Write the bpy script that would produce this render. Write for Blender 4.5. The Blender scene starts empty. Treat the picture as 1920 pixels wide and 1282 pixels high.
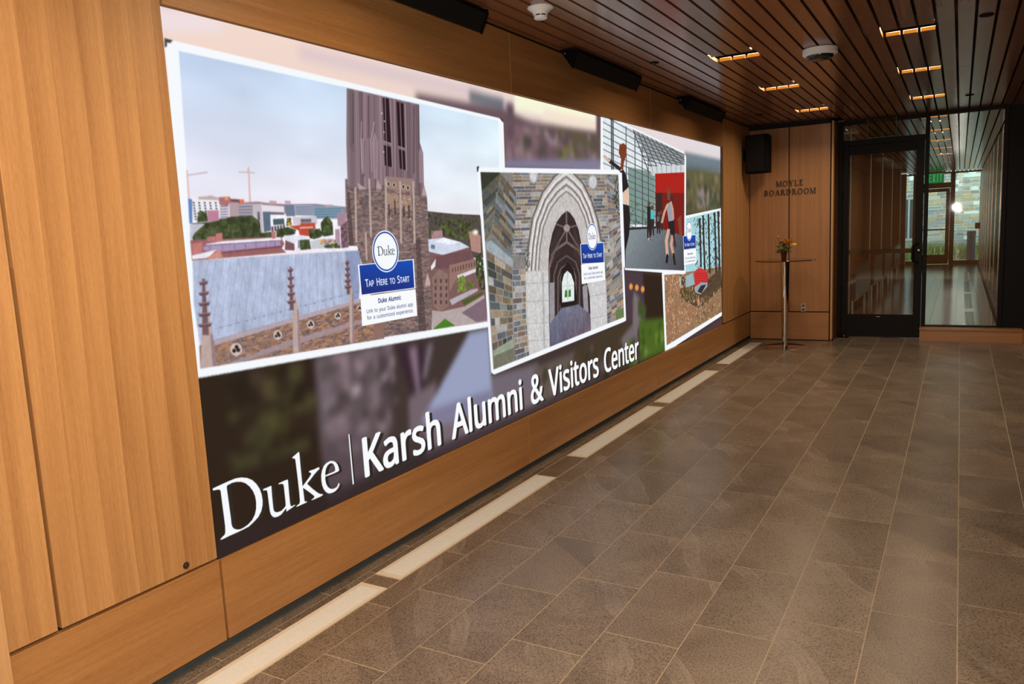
import bpy, bmesh, math, random
import numpy as np
from mathutils import Matrix, Vector

# =====================================================================
# camera, sky, lamps, exposure
# =====================================================================
SC = bpy.context.scene
COL = SC.collection
cam = bpy.data.cameras.new("camera")
cam.sensor_width = 36.0
cam.lens = 27.332
cam.clip_end = 200
cam_ob = bpy.data.objects.new("camera", cam)
COL.objects.link(cam_ob)
YAW, PITCH, ROLL = -0.5248, -0.1386, -0.0467
_f = Vector((math.sin(YAW) * math.cos(PITCH), math.cos(YAW) * math.cos(PITCH), math.sin(PITCH)))
_r0 = Vector((math.cos(YAW), -math.sin(YAW), 0))
_u0 = _r0.cross(_f)
_r = _r0 * math.cos(ROLL) + _u0 * math.sin(ROLL)
_u = -_r0 * math.sin(ROLL) + _u0 * math.cos(ROLL)
EYE = Vector((2.46, 0.0, 1.5843))
cam_ob.matrix_world = Matrix(((_r.x, _u.x, -_f.x, EYE.x), (_r.y, _u.y, -_f.y, EYE.y), (_r.z, _u.z, -_f.z, EYE.z), (0, 0, 0, 1)))
SC.camera = cam_ob

SC.view_settings.view_transform = "Standard"
SC.view_settings.look = "None"
SC.view_settings.gamma = 1.0
SC.view_settings.exposure = 0.0
SC.view_settings.use_curve_mapping = False

world = bpy.data.worlds.new("sky")
SC.world = world
world.use_nodes = True
_bg = world.node_tree.nodes["Background"]
_bg.inputs[0].default_value = (0.90, 1.0, 1.0, 1)
_bg.inputs[1].default_value = 2.4


def lamp(name, kind, loc, power, color, size=0.1, sizey=None, rot=(0, 0, 0)):
    d = bpy.data.lights.new(name, kind)
    d.energy = power
    d.color = color
    if kind == "AREA":
        d.size = size
        if sizey:
            d.shape = "RECTANGLE"
            d.size_y = sizey
    else:
        d.shadow_soft_size = size
    o = bpy.data.objects.new(name, d)
    o.location = loc
    o.rotation_euler = rot
    COL.objects.link(o)
    return o


# the photographer's flash beside the lens; the slot lamps carry their own lamps further down
lamp("camera_flash", "POINT", (2.36, 0.02, 1.72), 205, (1.0, 0.90, 0.78), 0.07)

PI = math.pi
H = 2.824          # underside of the ceiling planks
YB = 10.77         # back wall
YG = 11.25         # glazed screen at the end of the lobby


# =====================================================================
# helpers
# =====================================================================
def mesh_obj(name, bm, mat, parent=None):
    me = bpy.data.meshes.new(name)
    bm.to_mesh(me)
    bm.free()
    if mat:
        me.materials.append(mat)
    o = bpy.data.objects.new(name, me)
    COL.objects.link(o)
    if parent:
        o.parent = parent
    return o


def tag(o, label=None, cat=None, group=None, kind=None):
    if label:
        o["label"] = label
    if cat:
        o["category"] = cat
    if group:
        o["group"] = group
    if kind:
        o["kind"] = kind
    return o


def empty(name, loc, label=None, cat=None, group=None, kind=None, rz=0.0):
    o = bpy.data.objects.new(name, None)
    o.location = loc
    o.rotation_euler = (0, 0, rz)
    o.empty_display_size = 0.05
    COL.objects.link(o)
    return tag(o, label, cat, group, kind)


def bx(bm, x0, x1, y0, y1, z0, z1):
    v = [bm.verts.new(p) for p in ((x0, y0, z0), (x1, y0, z0), (x1, y1, z0), (x0, y1, z0), (x0, y0, z1), (x1, y0, z1), (x1, y1, z1), (x0, y1, z1))]
    for f in ((0, 3, 2, 1), (4, 5, 6, 7), (0, 1, 5, 4), (1, 2, 6, 5), (2, 3, 7, 6), (3, 0, 4, 7)):
        bm.faces.new([v[i] for i in f])
    return v


def box(name, x0, x1, y0, y1, z0, z1, mat, parent=None, bev=0.0):
    bm = bmesh.new()
    bx(bm, x0, x1, y0, y1, z0, z1)
    if bev:
        bmesh.ops.bevel(bm, geom=bm.edges[:], offset=bev, segments=1, affect="EDGES")
    return mesh_obj(name, bm, mat, parent)


def prism(bm, poly, a0, a1, axis="y"):
    """extrude a polygon; poly holds (x,z) pairs for axis y, (y,z) for x, (x,y) for z"""
    def pt(p, a):
        return {"y": (p[0], a, p[1]), "x": (a, p[0], p[1]), "z": (p[0], p[1], a)}[axis]
    A = [bm.verts.new(pt(p, a0)) for p in poly]
    B = [bm.verts.new(pt(p, a1)) for p in poly]
    n = len(poly)
    fs = [bm.faces.new(A), bm.faces.new(B[::-1])]
    for i in range(n):
        fs.append(bm.faces.new([A[i], B[i], B[(i + 1) % n], A[(i + 1) % n]]))
    bmesh.ops.recalc_face_normals(bm, faces=fs)


def lathe(bm, prof, seg=32, c=(0, 0, 0)):
    rings = []
    for r, z in prof:
        if r < 1e-6:
            rings.append([bm.verts.new((c[0], c[1], c[2] + z))])
        else:
            rings.append([bm.verts.new((c[0] + r * math.cos(2 * PI * k / seg), c[1] + r * math.sin(2 * PI * k / seg), c[2] + z)) for k in range(seg)])
    fs = []
    for a, b in zip(rings, rings[1:]):
        for k in range(seg):
            k2 = (k + 1) % seg
            if len(a) == 1 and len(b) == 1:
                continue
            if len(a) == 1:
                fs.append(bm.faces.new([a[0], b[k], b[k2]]))
            elif len(b) == 1:
                fs.append(bm.faces.new([a[k], b[0], a[k2]]))
            else:
                fs.append(bm.faces.new([a[k], b[k], b[k2], a[k2]]))
    bmesh.ops.recalc_face_normals(bm, faces=fs)


def smooth(o, ang=40):
    for p in o.data.polygons:
        p.use_smooth = True
    bm = bmesh.new()
    bm.from_mesh(o.data)
    for e in bm.edges:
        if len(e.link_faces) == 2 and e.calc_face_angle(0) > math.radians(ang):
            e.smooth = False
    bm.to_mesh(o.data)
    bm.free()
    return o


def tube(bm, pts, r, seg=10):
    pts = [Vector(p) for p in pts]
    rs = r if isinstance(r, (list, tuple)) else [r] * len(pts)
    prev, n = None, None
    rings = []
    for i, p in enumerate(pts):
        t = (pts[min(i + 1, len(pts) - 1)] - pts[max(i - 1, 0)]).normalized()
        if n is None:
            n = t.orthogonal().normalized()
        else:
            n = (n - t * n.dot(t)).normalized()
        b = t.cross(n)
        rings.append([bm.verts.new(p + rs[i] * (math.cos(2 * PI * k / seg) * n + math.sin(2 * PI * k / seg) * b)) for k in range(seg)])
    fs = []
    for a, b in zip(rings, rings[1:]):
        for k in range(seg):
            fs.append(bm.faces.new([a[k], b[k], b[(k + 1) % seg], a[(k + 1) % seg]]))
    fs.append(bm.faces.new(rings[0]))
    fs.append(bm.faces.new(rings[-1]))
    bmesh.ops.recalc_face_normals(bm, faces=fs)


# ---------------------------------------------------------------- materials
class NT:
    def __init__(self, name):
        self.m = bpy.data.materials.new(name)
        self.m.use_nodes = True
        self.t = self.m.node_tree
        self.p = self.t.nodes["Principled BSDF"]

    def n(self, kind, **kw):
        o = self.t.nodes.new(kind)
        for k, v in kw.items():
            if k.startswith("i_"):
                o.inputs[k[2:].replace("_", " ")].default_value = v
            else:
                setattr(o, k, v)
        return o

    def link(self, a, b):
        self.t.links.new(a, b)

    def math(self, op, a, b=None, c=None):
        o = self.t.nodes.new("ShaderNodeMath")
        o.operation = op
        for i, v in enumerate((a, b, c)):
            if v is None:
                continue
            if isinstance(v, (int, float)):
                o.inputs[i].default_value = v
            else:
                self.link(v, o.inputs[i])
        return o.outputs[0]

    def ramp(self, fac, stops):
        o = self.t.nodes.new("ShaderNodeValToRGB")
        e = o.color_ramp.elements
        while len(e) < len(stops):
            e.new(0.5)
        for k, (pos, c) in enumerate(stops):
            e[k].position = pos
            e[k].color = (*c, 1) if len(c) == 3 else c
        self.link(fac, o.inputs[0])
        return o.outputs[0]

    def mix(self, fac, a, b, mode="MIX"):
        o = self.t.nodes.new("ShaderNodeMix")
        o.data_type = "RGBA"
        o.blend_type = mode
        for s, v in ((o.inputs[0], fac), (o.inputs[6], a), (o.inputs[7], b)):
            if isinstance(v, (int, float)):
                s.default_value = v
            elif isinstance(v, tuple):
                s.default_value = (*v, 1)
            else:
                self.link(v, s)
        return o.outputs[2]

    def coords(self, scale=(1, 1, 1), rand=0.0, rot=(0, 0, 0)):
        tc = self.n("ShaderNodeTexCoord")
        mp = self.n("ShaderNodeMapping")
        mp.inputs["Scale"].default_value = scale
        mp.inputs["Rotation"].default_value = rot
        src = tc.outputs["Object"]
        if rand:
            oi = self.n("ShaderNodeObjectInfo")
            ad = self.n("ShaderNodeVectorMath", operation="ADD")
            cb = self.n("ShaderNodeCombineXYZ")
            self.link(self.math("MULTIPLY", oi.outputs["Random"], rand), cb.inputs[0])
            self.link(self.math("MULTIPLY", oi.outputs["Random"], rand * 0.61), cb.inputs[1])
            self.link(self.math("MULTIPLY", oi.outputs["Random"], rand * 1.37), cb.inputs[2])
            self.link(src, ad.inputs[0])
            self.link(cb.outputs[0], ad.inputs[1])
            src = ad.outputs[0]
        self.link(src, mp.inputs["Vector"])
        return mp.outputs[0]

    def noise(self, vec, scale, detail=3.0, rough=0.5, dist=0.0):
        o = self.n("ShaderNodeTexNoise")
        o.inputs["Scale"].default_value = scale
        o.inputs["Detail"].default_value = detail
        o.inputs["Roughness"].default_value = rough
        o.inputs["Distortion"].default_value = dist
        self.link(vec, o.inputs["Vector"])
        return o.outputs["Fac"]

    def bump(self, h, strength, dist=0.002):
        b = self.n("ShaderNodeBump")
        b.inputs["Strength"].default_value = strength
        b.inputs["Distance"].default_value = dist
        self.link(h, b.inputs["Height"])
        self.link(b.outputs[0], self.p.inputs["Normal"])

    def set(self, **kw):
        for k, v in kw.items():
            s = self.p.inputs[k.replace("_", " ")]
            if isinstance(v, (int, float)):
                s.default_value = v
            elif isinstance(v, tuple):
                s.default_value = (*v, 1)
            else:
                self.link(v, s)
        return self


def plain(name, col, rough=0.5, metal=0.0, spec=0.5, var=0.08, scale=40):
    t = NT(name)
    f = t.noise(t.coords(), scale, 2)
    c = t.ramp(f, [(0.3, tuple(v * (1 - var) for v in col)), (0.7, tuple(min(1, v * (1 + var)) for v in col))])
    t.set(Base_Color=c, Roughness=rough, Metallic=metal)
    t.p.inputs["Specular IOR Level"].default_value = spec
    return t.m


def wood(name, dark, light, grain, rough=0.4, stripe=0.0, period=0.07, stripe_axis=1, rand=3.0, spec=0.5, flake=0.42, bump=0.12):
    """veneer: grain = axis along which the fibres run (0 x, 1 y, 2 z)"""
    t = NT(name)
    s = [16.0, 16.0, 16.0]
    s[grain] = 0.55
    v = t.coords(tuple(s), rand)
    broad = t.noise(v, 1.0, 4, 0.55, 0.6)
    s2 = [330.0, 330.0, 330.0]
    s2[grain] = 34.0
    v2 = t.coords(tuple(s2), rand)
    fine = t.noise(v2, 1.0, 4, 0.65, 0.4)
    s4 = [95.0, 95.0, 95.0]
    s4[grain] = 2.2
    line = t.noise(t.coords(tuple(s4), rand), 1.0, 3, 0.6)
    fac = t.math("ADD", t.math("MULTIPLY", broad, 0.5), t.math("MULTIPLY", fine, flake))
    fac = t.math("ADD", fac, t.math("MULTIPLY", line, 0.30))
    fac = t.math("ADD", fac, -0.5 * (flake - 0.25))
    if stripe:
        v3 = t.coords((1, 1, 1), 0.0)
        sep = t.n("ShaderNodeSeparateXYZ")
        t.link(v3, sep.inputs[0])
        wob = t.noise(t.coords((0.6, 0.6, 0.6)), 1.0, 1)
        q = t.math("ADD", t.math("DIVIDE", sep.outputs[stripe_axis], period), t.math("MULTIPLY", wob, 0.55))
        saw = t.math("FRACT", q)
        alt = t.noise(t.coords((3.1, 3.1, 0.35)), 2.0, 1)
        saw = t.math("MULTIPLY", t.math("SUBTRACT", saw, 0.5), t.math("ADD", alt, 0.25))
        fac = t.math("ADD", fac, t.math("MULTIPLY", saw, stripe))
    c = t.ramp(fac, [(0.28, dark), (0.72, light)])
    t.set(Base_Color=c, Roughness=rough)
    t.p.inputs["Specular IOR Level"].default_value = spec
    t.bump(fine, bump, 0.0008)
    return t.m


def glow(name, col, strength, base=(0.02, 0.02, 0.02)):
    t = NT(name)
    t.set(Base_Color=base)
    t.p.inputs["Emission Color"].default_value = (*col, 1)
    t.p.inputs["Emission Strength"].default_value = strength
    return t.m


def glass(name, tint, refl=0.9):
    """thin architectural pane: lets light straight through and mirrors at a Fresnel share"""
    m = bpy.data.materials.new(name)
    m.use_nodes = True
    t = m.node_tree
    t.nodes.clear()
    out = t.nodes.new("ShaderNodeOutputMaterial")
    mx = t.nodes.new("ShaderNodeMixShader")
    tr = t.nodes.new("ShaderNodeBsdfTransparent")
    gl = t.nodes.new("ShaderNodeBsdfGlossy")
    fr = t.nodes.new("ShaderNodeFresnel")
    ns = t.nodes.new("ShaderNodeTexNoise")
    tr.inputs[0].default_value = (*tint, 1)
    gl.inputs["Roughness"].default_value = 0.02
    gl.inputs[0].default_value = (refl, refl, refl, 1)
    fr.inputs[0].default_value = 1.5
    ns.inputs["Scale"].default_value = 2.0
    t.links.new(fr.outputs[0], mx.inputs[0])
    t.links.new(tr.outputs[0], mx.inputs[1])
    t.links.new(gl.outputs[0], mx.inputs[2])
    t.links.new(mx.outputs[0], out.inputs[0])
    return m


OAK_V = wood("oak_veneer_upright", (0.36, 0.165, 0.052), (0.62, 0.335, 0.13), 2, 0.45, 0.24, 0.094, 1)
OAK_H = wood("oak_veneer_level", (0.30, 0.125, 0.034), (0.53, 0.265, 0.092), 1, 0.42)
OAK_EDGE = wood("oak_lipping", (0.48, 0.25, 0.10), (0.66, 0.40, 0.18), 2, 0.45)
OAK_BACK = wood("oak_veneer_end_wall", (0.34, 0.15, 0.055), (0.52, 0.265, 0.11), 2, 0.3, 0.10, 0.09, 0)
OAK_BACK_H = wood("oak_veneer_end_wall_level", (0.34, 0.15, 0.055), (0.50, 0.25, 0.10), 0, 0.3)
CEIL = wood("ceiling_plank_wood", (0.175, 0.070, 0.033), (0.29, 0.122, 0.058), 1, 0.21, rand=9.0, spec=0.55, bump=0.03, flake=0.3)
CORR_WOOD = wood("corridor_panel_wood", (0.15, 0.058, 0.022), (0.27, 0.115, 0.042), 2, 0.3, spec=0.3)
CORR_FLOOR = wood("corridor_floor_wood", (0.30, 0.125, 0.042), (0.46, 0.22, 0.085), 1, 0.14, rand=5.0, spec=0.4)
BLACK = plain("shadow_gap_black", (0.012, 0.012, 0.012), 0.8)
BRONZE = plain("dark_bronze_metal", (0.010, 0.009, 0.009), 0.5, 0.0, 0.15)
SLATE = plain("recessed_toe_kick", (0.07, 0.085, 0.09), 0.6)
SPEAKER = plain("speaker_black", (0.003, 0.003, 0.004), 0.7, 0, 0.1)
CREAM = plain("cream_painted_metal", (0.74, 0.66, 0.53), 0.5, 0, 0.4, 0.02)
CREAM_IN = plain("white_painted_grille", (0.80, 0.82, 0.78), 0.5, 0, 0.4, 0.02)
WHITE_P = plain("white_plastic", (0.88, 0.92, 0.92), 0.4, 0, 0.5, 0.02)
CHROME = plain("polished_chrome", (0.75, 0.75, 0.75), 0.07, 1.0, 0.5, 0.02)
STEEL = plain("pale_metal_strip", (0.62, 0.58, 0.52), 0.35, 0.6)
STRIP = plain("bronze_edge_strip", (0.42, 0.33, 0.24), 0.22, 0.9)
BRASS = plain("dark_brass", (0.16, 0.12, 0.07), 0.35, 0.8)
COPPER = plain("copper_foot", (0.40, 0.19, 0.12), 0.3, 0.9)
PANE = glass("clear_pane", (0.94, 0.96, 0.95))
PANE_FAR = glass("tinted_pane", (0.85, 0.93, 0.92))
AMBER = glow("amber_plank_end_glow", (1.0, 0.33, 0.035), 0.72, (0, 0, 0))  # emission paints in the warm lamplight on the plank ends
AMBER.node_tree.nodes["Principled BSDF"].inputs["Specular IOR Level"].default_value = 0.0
GROUT = plain("sandy_grout", (0.42, 0.34, 0.235), 0.85, 0, 0.3, 0.15, 60)


def tile_mat():
    t = NT("veined_stone_tile")
    v = t.coords((1, 1, 1), 31.0)
    soft = t.noise(v, 2.6, 4, 0.55, 0.8)
    grain = t.noise(v, 130.0, 4, 0.75)
    c = t.ramp(soft, [(0.25, (0.142, 0.106, 0.076)), (0.5, (0.190, 0.146, 0.108)), (0.78, (0.245, 0.192, 0.143))])
    c = t.mix(0.8, c, t.ramp(grain, [(0.36, (0.16, 0.16, 0.16)), (0.5, (0.5, 0.5, 0.5)), (0.64, (0.80, 0.80, 0.80))]), "OVERLAY")
    # drifting light veins: narrow bands of a warped wave
    w = t.n("ShaderNodeTexWave", wave_type="RINGS", rings_direction="Z")
    w.inputs["Scale"].default_value = 0.55
    w.inputs["Distortion"].default_value = 5.5
    w.inputs["Detail"].default_value = 3.0
    w.inputs["Detail Scale"].default_value = 1.1
    t.link(v, w.inputs["Vector"])
    vein = t.ramp(w.outputs["Fac"], [(0.0, (0, 0, 0)), (0.925, (0, 0, 0)), (0.945, (1, 1, 1)), (0.958, (0.15, 0.15, 0.15)), (0.972, (0.8, 0.8, 0.8)), (0.985, (0.1, 0.1, 0.1)), (1.0, (0.45, 0.45, 0.45))])
    brk = t.ramp(t.noise(v, 3.1, 2), [(0.42, (0, 0, 0)), (0.62, (1, 1, 1))])
    vm = t.math("MULTIPLY", t.math("MULTIPLY", vein, brk), 0.62)
    c = t.mix(vm, c, (0.36, 0.305, 0.25))
    # sediment: one darker sweep across some tiles
    w2 = t.n("ShaderNodeTexWave", wave_type="BANDS", bands_direction="DIAGONAL", wave_profile="SAW")
    w2.inputs["Scale"].default_value = 0.32
    w2.inputs["Distortion"].default_value = 3.0
    w2.inputs["Detail"].default_value = 2.0
    w2.inputs["Detail Scale"].default_value = 0.8
    t.link(v, w2.inputs["Vector"])
    c = t.mix(0.42, c, t.ramp(w2.outputs["Fac"], [(0.0, (0.34, 0.34, 0.34)), (0.5, (0.5, 0.5, 0.5)), (1.0, (0.64, 0.63, 0.61))]), "OVERLAY")
    # dark pits
    pits = t.ramp(t.noise(v, 95.0, 2), [(0.33, (1, 1, 1)), (0.37, (0, 0, 0))])
    pm = t.math("MULTIPLY", pits, t.ramp(t.noise(v, 4.0, 2), [(0.48, (0, 0, 0)), (0.66, (0.8, 0.8, 0.8))]))
    c = t.mix(pm, c, (0.055, 0.042, 0.034))
    oi = t.n("ShaderNodeObjectInfo")
    c = t.mix(0.35, c, t.ramp(oi.outputs["Random"], [(0.0, (0.43, 0.43, 0.44)), (1.0, (0.57, 0.565, 0.55))]), "OVERLAY")
    t.set(Base_Color=c, Roughness=t.math("ADD", t.math("MULTIPLY", grain, 0.12), 0.225))
    t.p.inputs["Specular IOR Level"].default_value = 0.42
    t.bump(grain, 0.10, 0.0006)
    return t.m


TILE = tile_mat()
# =====================================================================
# floor: grout bed and stone tiles
# =====================================================================
RN = random.Random(11)
floor = tag(box("floor", -0.045, 3.16, -2.5, YG + 0.05, -0.06, -0.0009, GROUT), kind="structure")
TX0, TP, TL = 2.4942, 0.305, 0.610
XG = [TX0 + TP * k for k in range(-8, 3)]     # joints that run away from the camera


def tile(x0, x1, y0, y1):
    g = 0.0022
    bm = bmesh.new()
    bx(bm, x0 + g - (x0 + x1) / 2, x1 - g - (x0 + x1) / 2, y0 + 0.0031 - (y0 + y1) / 2, y1 - 0.0031 - (y0 + y1) / 2, -0.012, 0.0)
    o = mesh_obj("tile", bm, TILE, floor)
    o.location = ((x0 + x1) / 2, (y0 + y1) / 2, RN.uniform(-0.0002, 0.0002))
    return o


full_tile = None
SLOT_X0, SLOT_X1 = 0.075, 0.226
SLOTS = [(0.88, 2.61), (2.712, 4.35), (4.83, 6.48), (6.655, 8.31), (8.76, 10.437)]
for ci, (xa, xb) in enumerate(zip(XG, XG[1:])):
    off = 3.28 + 0.2033 * (ci - 7)
    y = off - TL * 4
    while y < 11.2:
        y0, y1 = max(y, 0.55), min(y + TL, 10.99 if xa > 2.0 else YG + 0.04)
        if y1 > y0 + 0.05:
            if ci == 0:
                tile(SLOT_X1 + 0.004, xb, y0, y1)
            else:
                whole = abs(y1 - y0 - TL) < 1e-6
                if whole and full_tile is not None:
                    o = full_tile.copy()
                    COL.objects.link(o)
                    o.parent = floor
                    o.location = ((xa + xb) / 2, (y0 + y1) / 2, RN.uniform(-0.0002, 0.0002))
                else:
                    o = tile(xa, xb, y0, y1)
                    if whole:
                        full_tile = o
        y += TL
tile(XG[-1], 3.135, 0.55, 5.5)
tile(XG[-1], 3.135, 5.5, 10.99)
for xa, xb, sh in ((-0.04, 0.028, 0.1), (0.028, SLOT_X0 - 0.003, 0.37)):
    y = 0.55 + sh - 0.6
    while y < YB:
        y0, y1 = max(y, 0.55), min(y + 0.6, YB)
        if y1 > y0 + 0.03:
            tile(xa, xb, y0, y1)
        y += 0.6
for (a0, a1) in [(0.55, 0.88)] + [(SLOTS[i][1], SLOTS[i + 1][0]) for i in range(4)] + [(SLOTS[4][1], YB)]:
    tile(SLOT_X0, SLOT_X1, a0 + 0.003, a1 - 0.003)

# linear air grilles set flush in the floor
slot_words = ["cut by the bottom of the photo", "second from the camera",
              "third from the camera", "fourth from the camera", "farthest, beside the table base"]
for (y0, y1), w in zip(SLOTS, slot_words):
    t = empty("floor_grille", ((SLOT_X0 + SLOT_X1) / 2, (y0 + y1) / 2, 0), "cream floor air grille by the screen wall, " + w, "floor grille", "cream air grilles in the floor along the screen wall")
    L, W = (y1 - y0) / 2, (SLOT_X1 - SLOT_X0) / 2
    for nm, a in (("flange", (-W, -W + 0.018, -L, L)), ("flange", (W - 0.018, W, -L, L)), ("flange", (-W + 0.018, W - 0.018, -L, -L + 0.03)), ("flange", (-W + 0.018, W - 0.018, L - 0.03, L))):
        bm = bmesh.new()
        bx(bm, *a, -0.0012, 0.003)
        mesh_obj(nm, bm, CREAM, t)
    bm = bmesh.new()
    n = 11
    pw = (2 * W - 0.036) / n
    for k in range(n):
        xa = -W + 0.018 + k * pw
        bx(bm, xa + 0.0012, xa + pw - 0.0006, -L + 0.03, L - 0.03, -0.001, 0.0022)
    mesh_obj("bars", bm, CREAM_IN, t)
    bm = bmesh.new()
    bx(bm, -W + 0.01, W - 0.01, -L + 0.02, L - 0.02, -0.0014, -0.0008)
    mesh_obj("tray", bm, CREAM, t)

# =====================================================================
# screen wall
# =====================================================================
SY0, SY1 = 1.904, 9.355


def zt(y):
    return 2.4346 + (y - SY0) / (SY1 - SY0) * 0.041


def zb(y):
    return 0.3832 - (y - SY0) / (SY1 - SY0) * 0.0083


wall_left = tag(box("wall_left", -0.16, -0.045, -2.5, YB + 0.15, 0, 2.95, BLACK), kind="structure")


def wall_panel(y0, y1, za, zb_, mat, x0=-0.028, x1=0.0):
    """za / zb_: (height at y0, height at y1)"""
    bm = bmesh.new()
    prism(bm, [(y0, za[0]), (y1, za[1]), (y1, zb_[1]), (y0, zb_[0])], x0, x1, "x")
    bmesh.ops.bevel(bm, geom=bm.edges[:], offset=0.0012, segments=1, affect="EDGES")
    return mesh_obj("wood_panel", bm, mat, wall_left)


TOP = 2.816
wall_panel(-2.4, 1.278, (0.398, 0.398), (TOP, TOP), OAK_V)
wall_panel(1.291, 1.896, (0.398, 0.394), (TOP, TOP), OAK_V)
for a, b in ((1.907, 4.384), (4.392, 6.942), (6.950, 9.428)):
    wall_panel(a, b, (zt(a) + 0.006, zt(b) + 0.006), (TOP, TOP), OAK_H)
wall_panel(9.437, YB - 0.012, (0.383, 0.383), (TOP, TOP), OAK_V)
for a, b, q in ((-2.4, 1.903, 0.384), (1.915, 4.416, 0.376), (4.421, 6.977, 0.374), (6.982, YB - 0.012, 0.373)):
    hi = (q, q) if a < 1.9 else (zb(a) - 0.006, zb(b) - 0.006)
    wall_panel(a, b, (0.052, 0.052), hi, OAK_H)
for y in (4.384, 6.942, 9.428):
    box("edge_strip", -0.026, -0.0015, y + 0.001, y + 0.007, zt(y) + 0.008, TOP - 0.002, OAK_EDGE, wall_left)
for y in (4.416, 6.977):
    box("edge_strip", -0.026, -0.0015, y + 0.001, y + 0.0042, 0.054, 0.36, OAK_EDGE, wall_left)
box("toe_kick", -0.045, -0.032, -2.4, YB - 0.01, 0.0, 0.056, SLATE, wall_left)
trim_1 = tag(box("trim_1", -0.02, 0.055, 0.75, 1.104, 0.0, 2.8, OAK_EDGE), kind="structure")

# key lock low on the panel beside the screen
t = empty("key_lock", (0.0, 1.757, 0.421), "small round dark key lock low on the wood panel left of the screen", "lock")
bm = bmesh.new()
lathe(bm, [(0.0, 0.0), (0.0125, 0.0), (0.0125, 0.003), (0.010, 0.004), (0.0, 0.004)], 24)
o = mesh_obj("lock_rim", bm, BLACK, t)
o.rotation_euler = (0, PI / 2, 0)
bm = bmesh.new()
lathe(bm, [(0.0, 0.004), (0.0075, 0.004), (0.0065, 0.0065), (0.0, 0.0065)], 20)
o = mesh_obj("lock_barrel", bm, BRASS, t)
o.rotation_euler = (0, PI / 2, 0)
o = box("key_slot", 0.0064, 0.0072, -0.0012, 0.0012, -0.004, 0.004, BLACK, t)

# video wall: one flat screen with its black reveal
screen = empty("video_screen", (-0.012, (SY0 + SY1) / 2, 0.38), "wall-wide video screen showing overlapping campus photos and a welcome headline", "screen")
me = bpy.data.meshes.new("display_face")
cy = (SY0 + SY1) / 2
me.from_pydata([(0.0, SY0 - cy, zb(SY0) - 0.38), (0.0, SY1 - cy, zb(SY1) - 0.38), (0.0, SY1 - cy, zt(SY1) - 0.38), (0.0, SY0 - cy, zt(SY0) - 0.38)], [], [(0, 1, 2, 3)])
uv = me.uv_layers.new(name="UVMap")
SW_MM, SH_MM, SZ0 = 7451.06, 2076.02, 0.37904
for i, co in enumerate([v.co for v in me.vertices]):
    uv.data[i].uv = ((co.y + cy - 1.904002) * 1000 / SW_MM, (co.z + 0.38 - SZ0) * 1000 / SH_MM)
display = bpy.data.objects.new("display_face", me)
COL.objects.link(display)
display.parent = screen
for nm, a in (("bezel", (SY0 - 0.012, SY1 + 0.09, 2.40, 2.54)), ("bezel", (SY0 - 0.012, SY1 + 0.09, 0.33, 0.42)), ("bezel", (SY0 - 0.012, SY0 + 0.2, 0.42, 2.40)), ("bezel", (SY1 - 0.2, SY1 + 0.09, 0.42, 2.40))):
    box(nm, -0.0445, -0.0285, a[0] - cy, a[1] - cy, a[2] - 0.38, a[3] - 0.38, BLACK, screen)

# =====================================================================
# back wall with its lettering
# =====================================================================
wall_back = tag(box("wall_back", -0.16, 1.0, YB + 0.03, YG + 0.05, 0, 2.95, BLACK), kind="structure")
for a in ((0.003, 0.498, 0.388, 2.775, OAK_BACK), (0.511, 1.006, 0.388, 2.775, OAK_BACK), (0.003, 1.006, 0.012, 0.374, OAK_BACK_H)):
    box("wood_panel", a[0], a[1], YB, YB + 0.028, a[2], a[3], a[4], wall_back, 0.0012)
trim_2 = empty("trim_2", (1.03, YB, 0), kind="structure")
box("lipping", -0.008, 0.016, -0.012, 0.06, 0.03, 2.80, OAK_EDGE, trim_2)
box("return_board", -0.006, 0.02, 0.06, 0.44, 0.02, 2.80, CORR_WOOD, trim_2)
bm = bmesh.new()
lathe(bm, [(0.0, 0.0), (0.017, 0.0), (0.02, 0.006), (0.012, 0.016), (0.012, 0.03), (0.0, 0.03)], 16, (0.004, -0.004, 0))
smooth(mesh_obj("foot", bm, COPPER, trim_2))


# =====================================================================
# ceiling of separate planks
# =====================================================================
ceiling = tag(box("ceiling", -0.16, 3.35, -2.5, 28.4, 2.905, 2.98, BLACK), kind="structure")
GAPS = [-0.004] + [1.115 - 0.1065 * k for k in range(10, 0, -1)] + [1.115, 1.215, 1.311, 1.421, 1.532, 1.635, 1.743, 1.849, 1.959, 2.067, 2.175, 2.284, 2.399, 2.510, 2.623, 2.736, 2.846, 2.957, 3.068, 3.178]
LIGHT_L = (8, 11)       # gap numbers between which the lamps sit
LIGHT_R = (19, 22)
LAMP_Y = [(-0.9, -0.7), (0.85, 1.05), (2.6, 2.8), (6.065, 6.265), (7.76, 7.95), (9.60, 9.81)]  # rows nearest and behind the camera are unseen, added for fill light
LAMP_FAR = [(11.6, 11.8), (13.5, 13.7), (15.4, 15.6), (17.3, 17.5), (19.2, 19.4)]


def plank(xa, xb, y0, y1):
    bm = bmesh.new()
    w = 0.0095
    bx(bm, xa + w - (xa + xb) / 2, xb - w - (xa + xb) / 2, y0 + 0.0012 - (y0 + y1) / 2, y1 - 0.0012 - (y0 + y1) / 2, H, H + 0.026)
    o = mesh_obj("plank", bm, CEIL, ceiling)
    o.location = ((xa + xb) / 2, (y0 + y1) / 2, RN.uniform(-0.0004, 0.0004))


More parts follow.
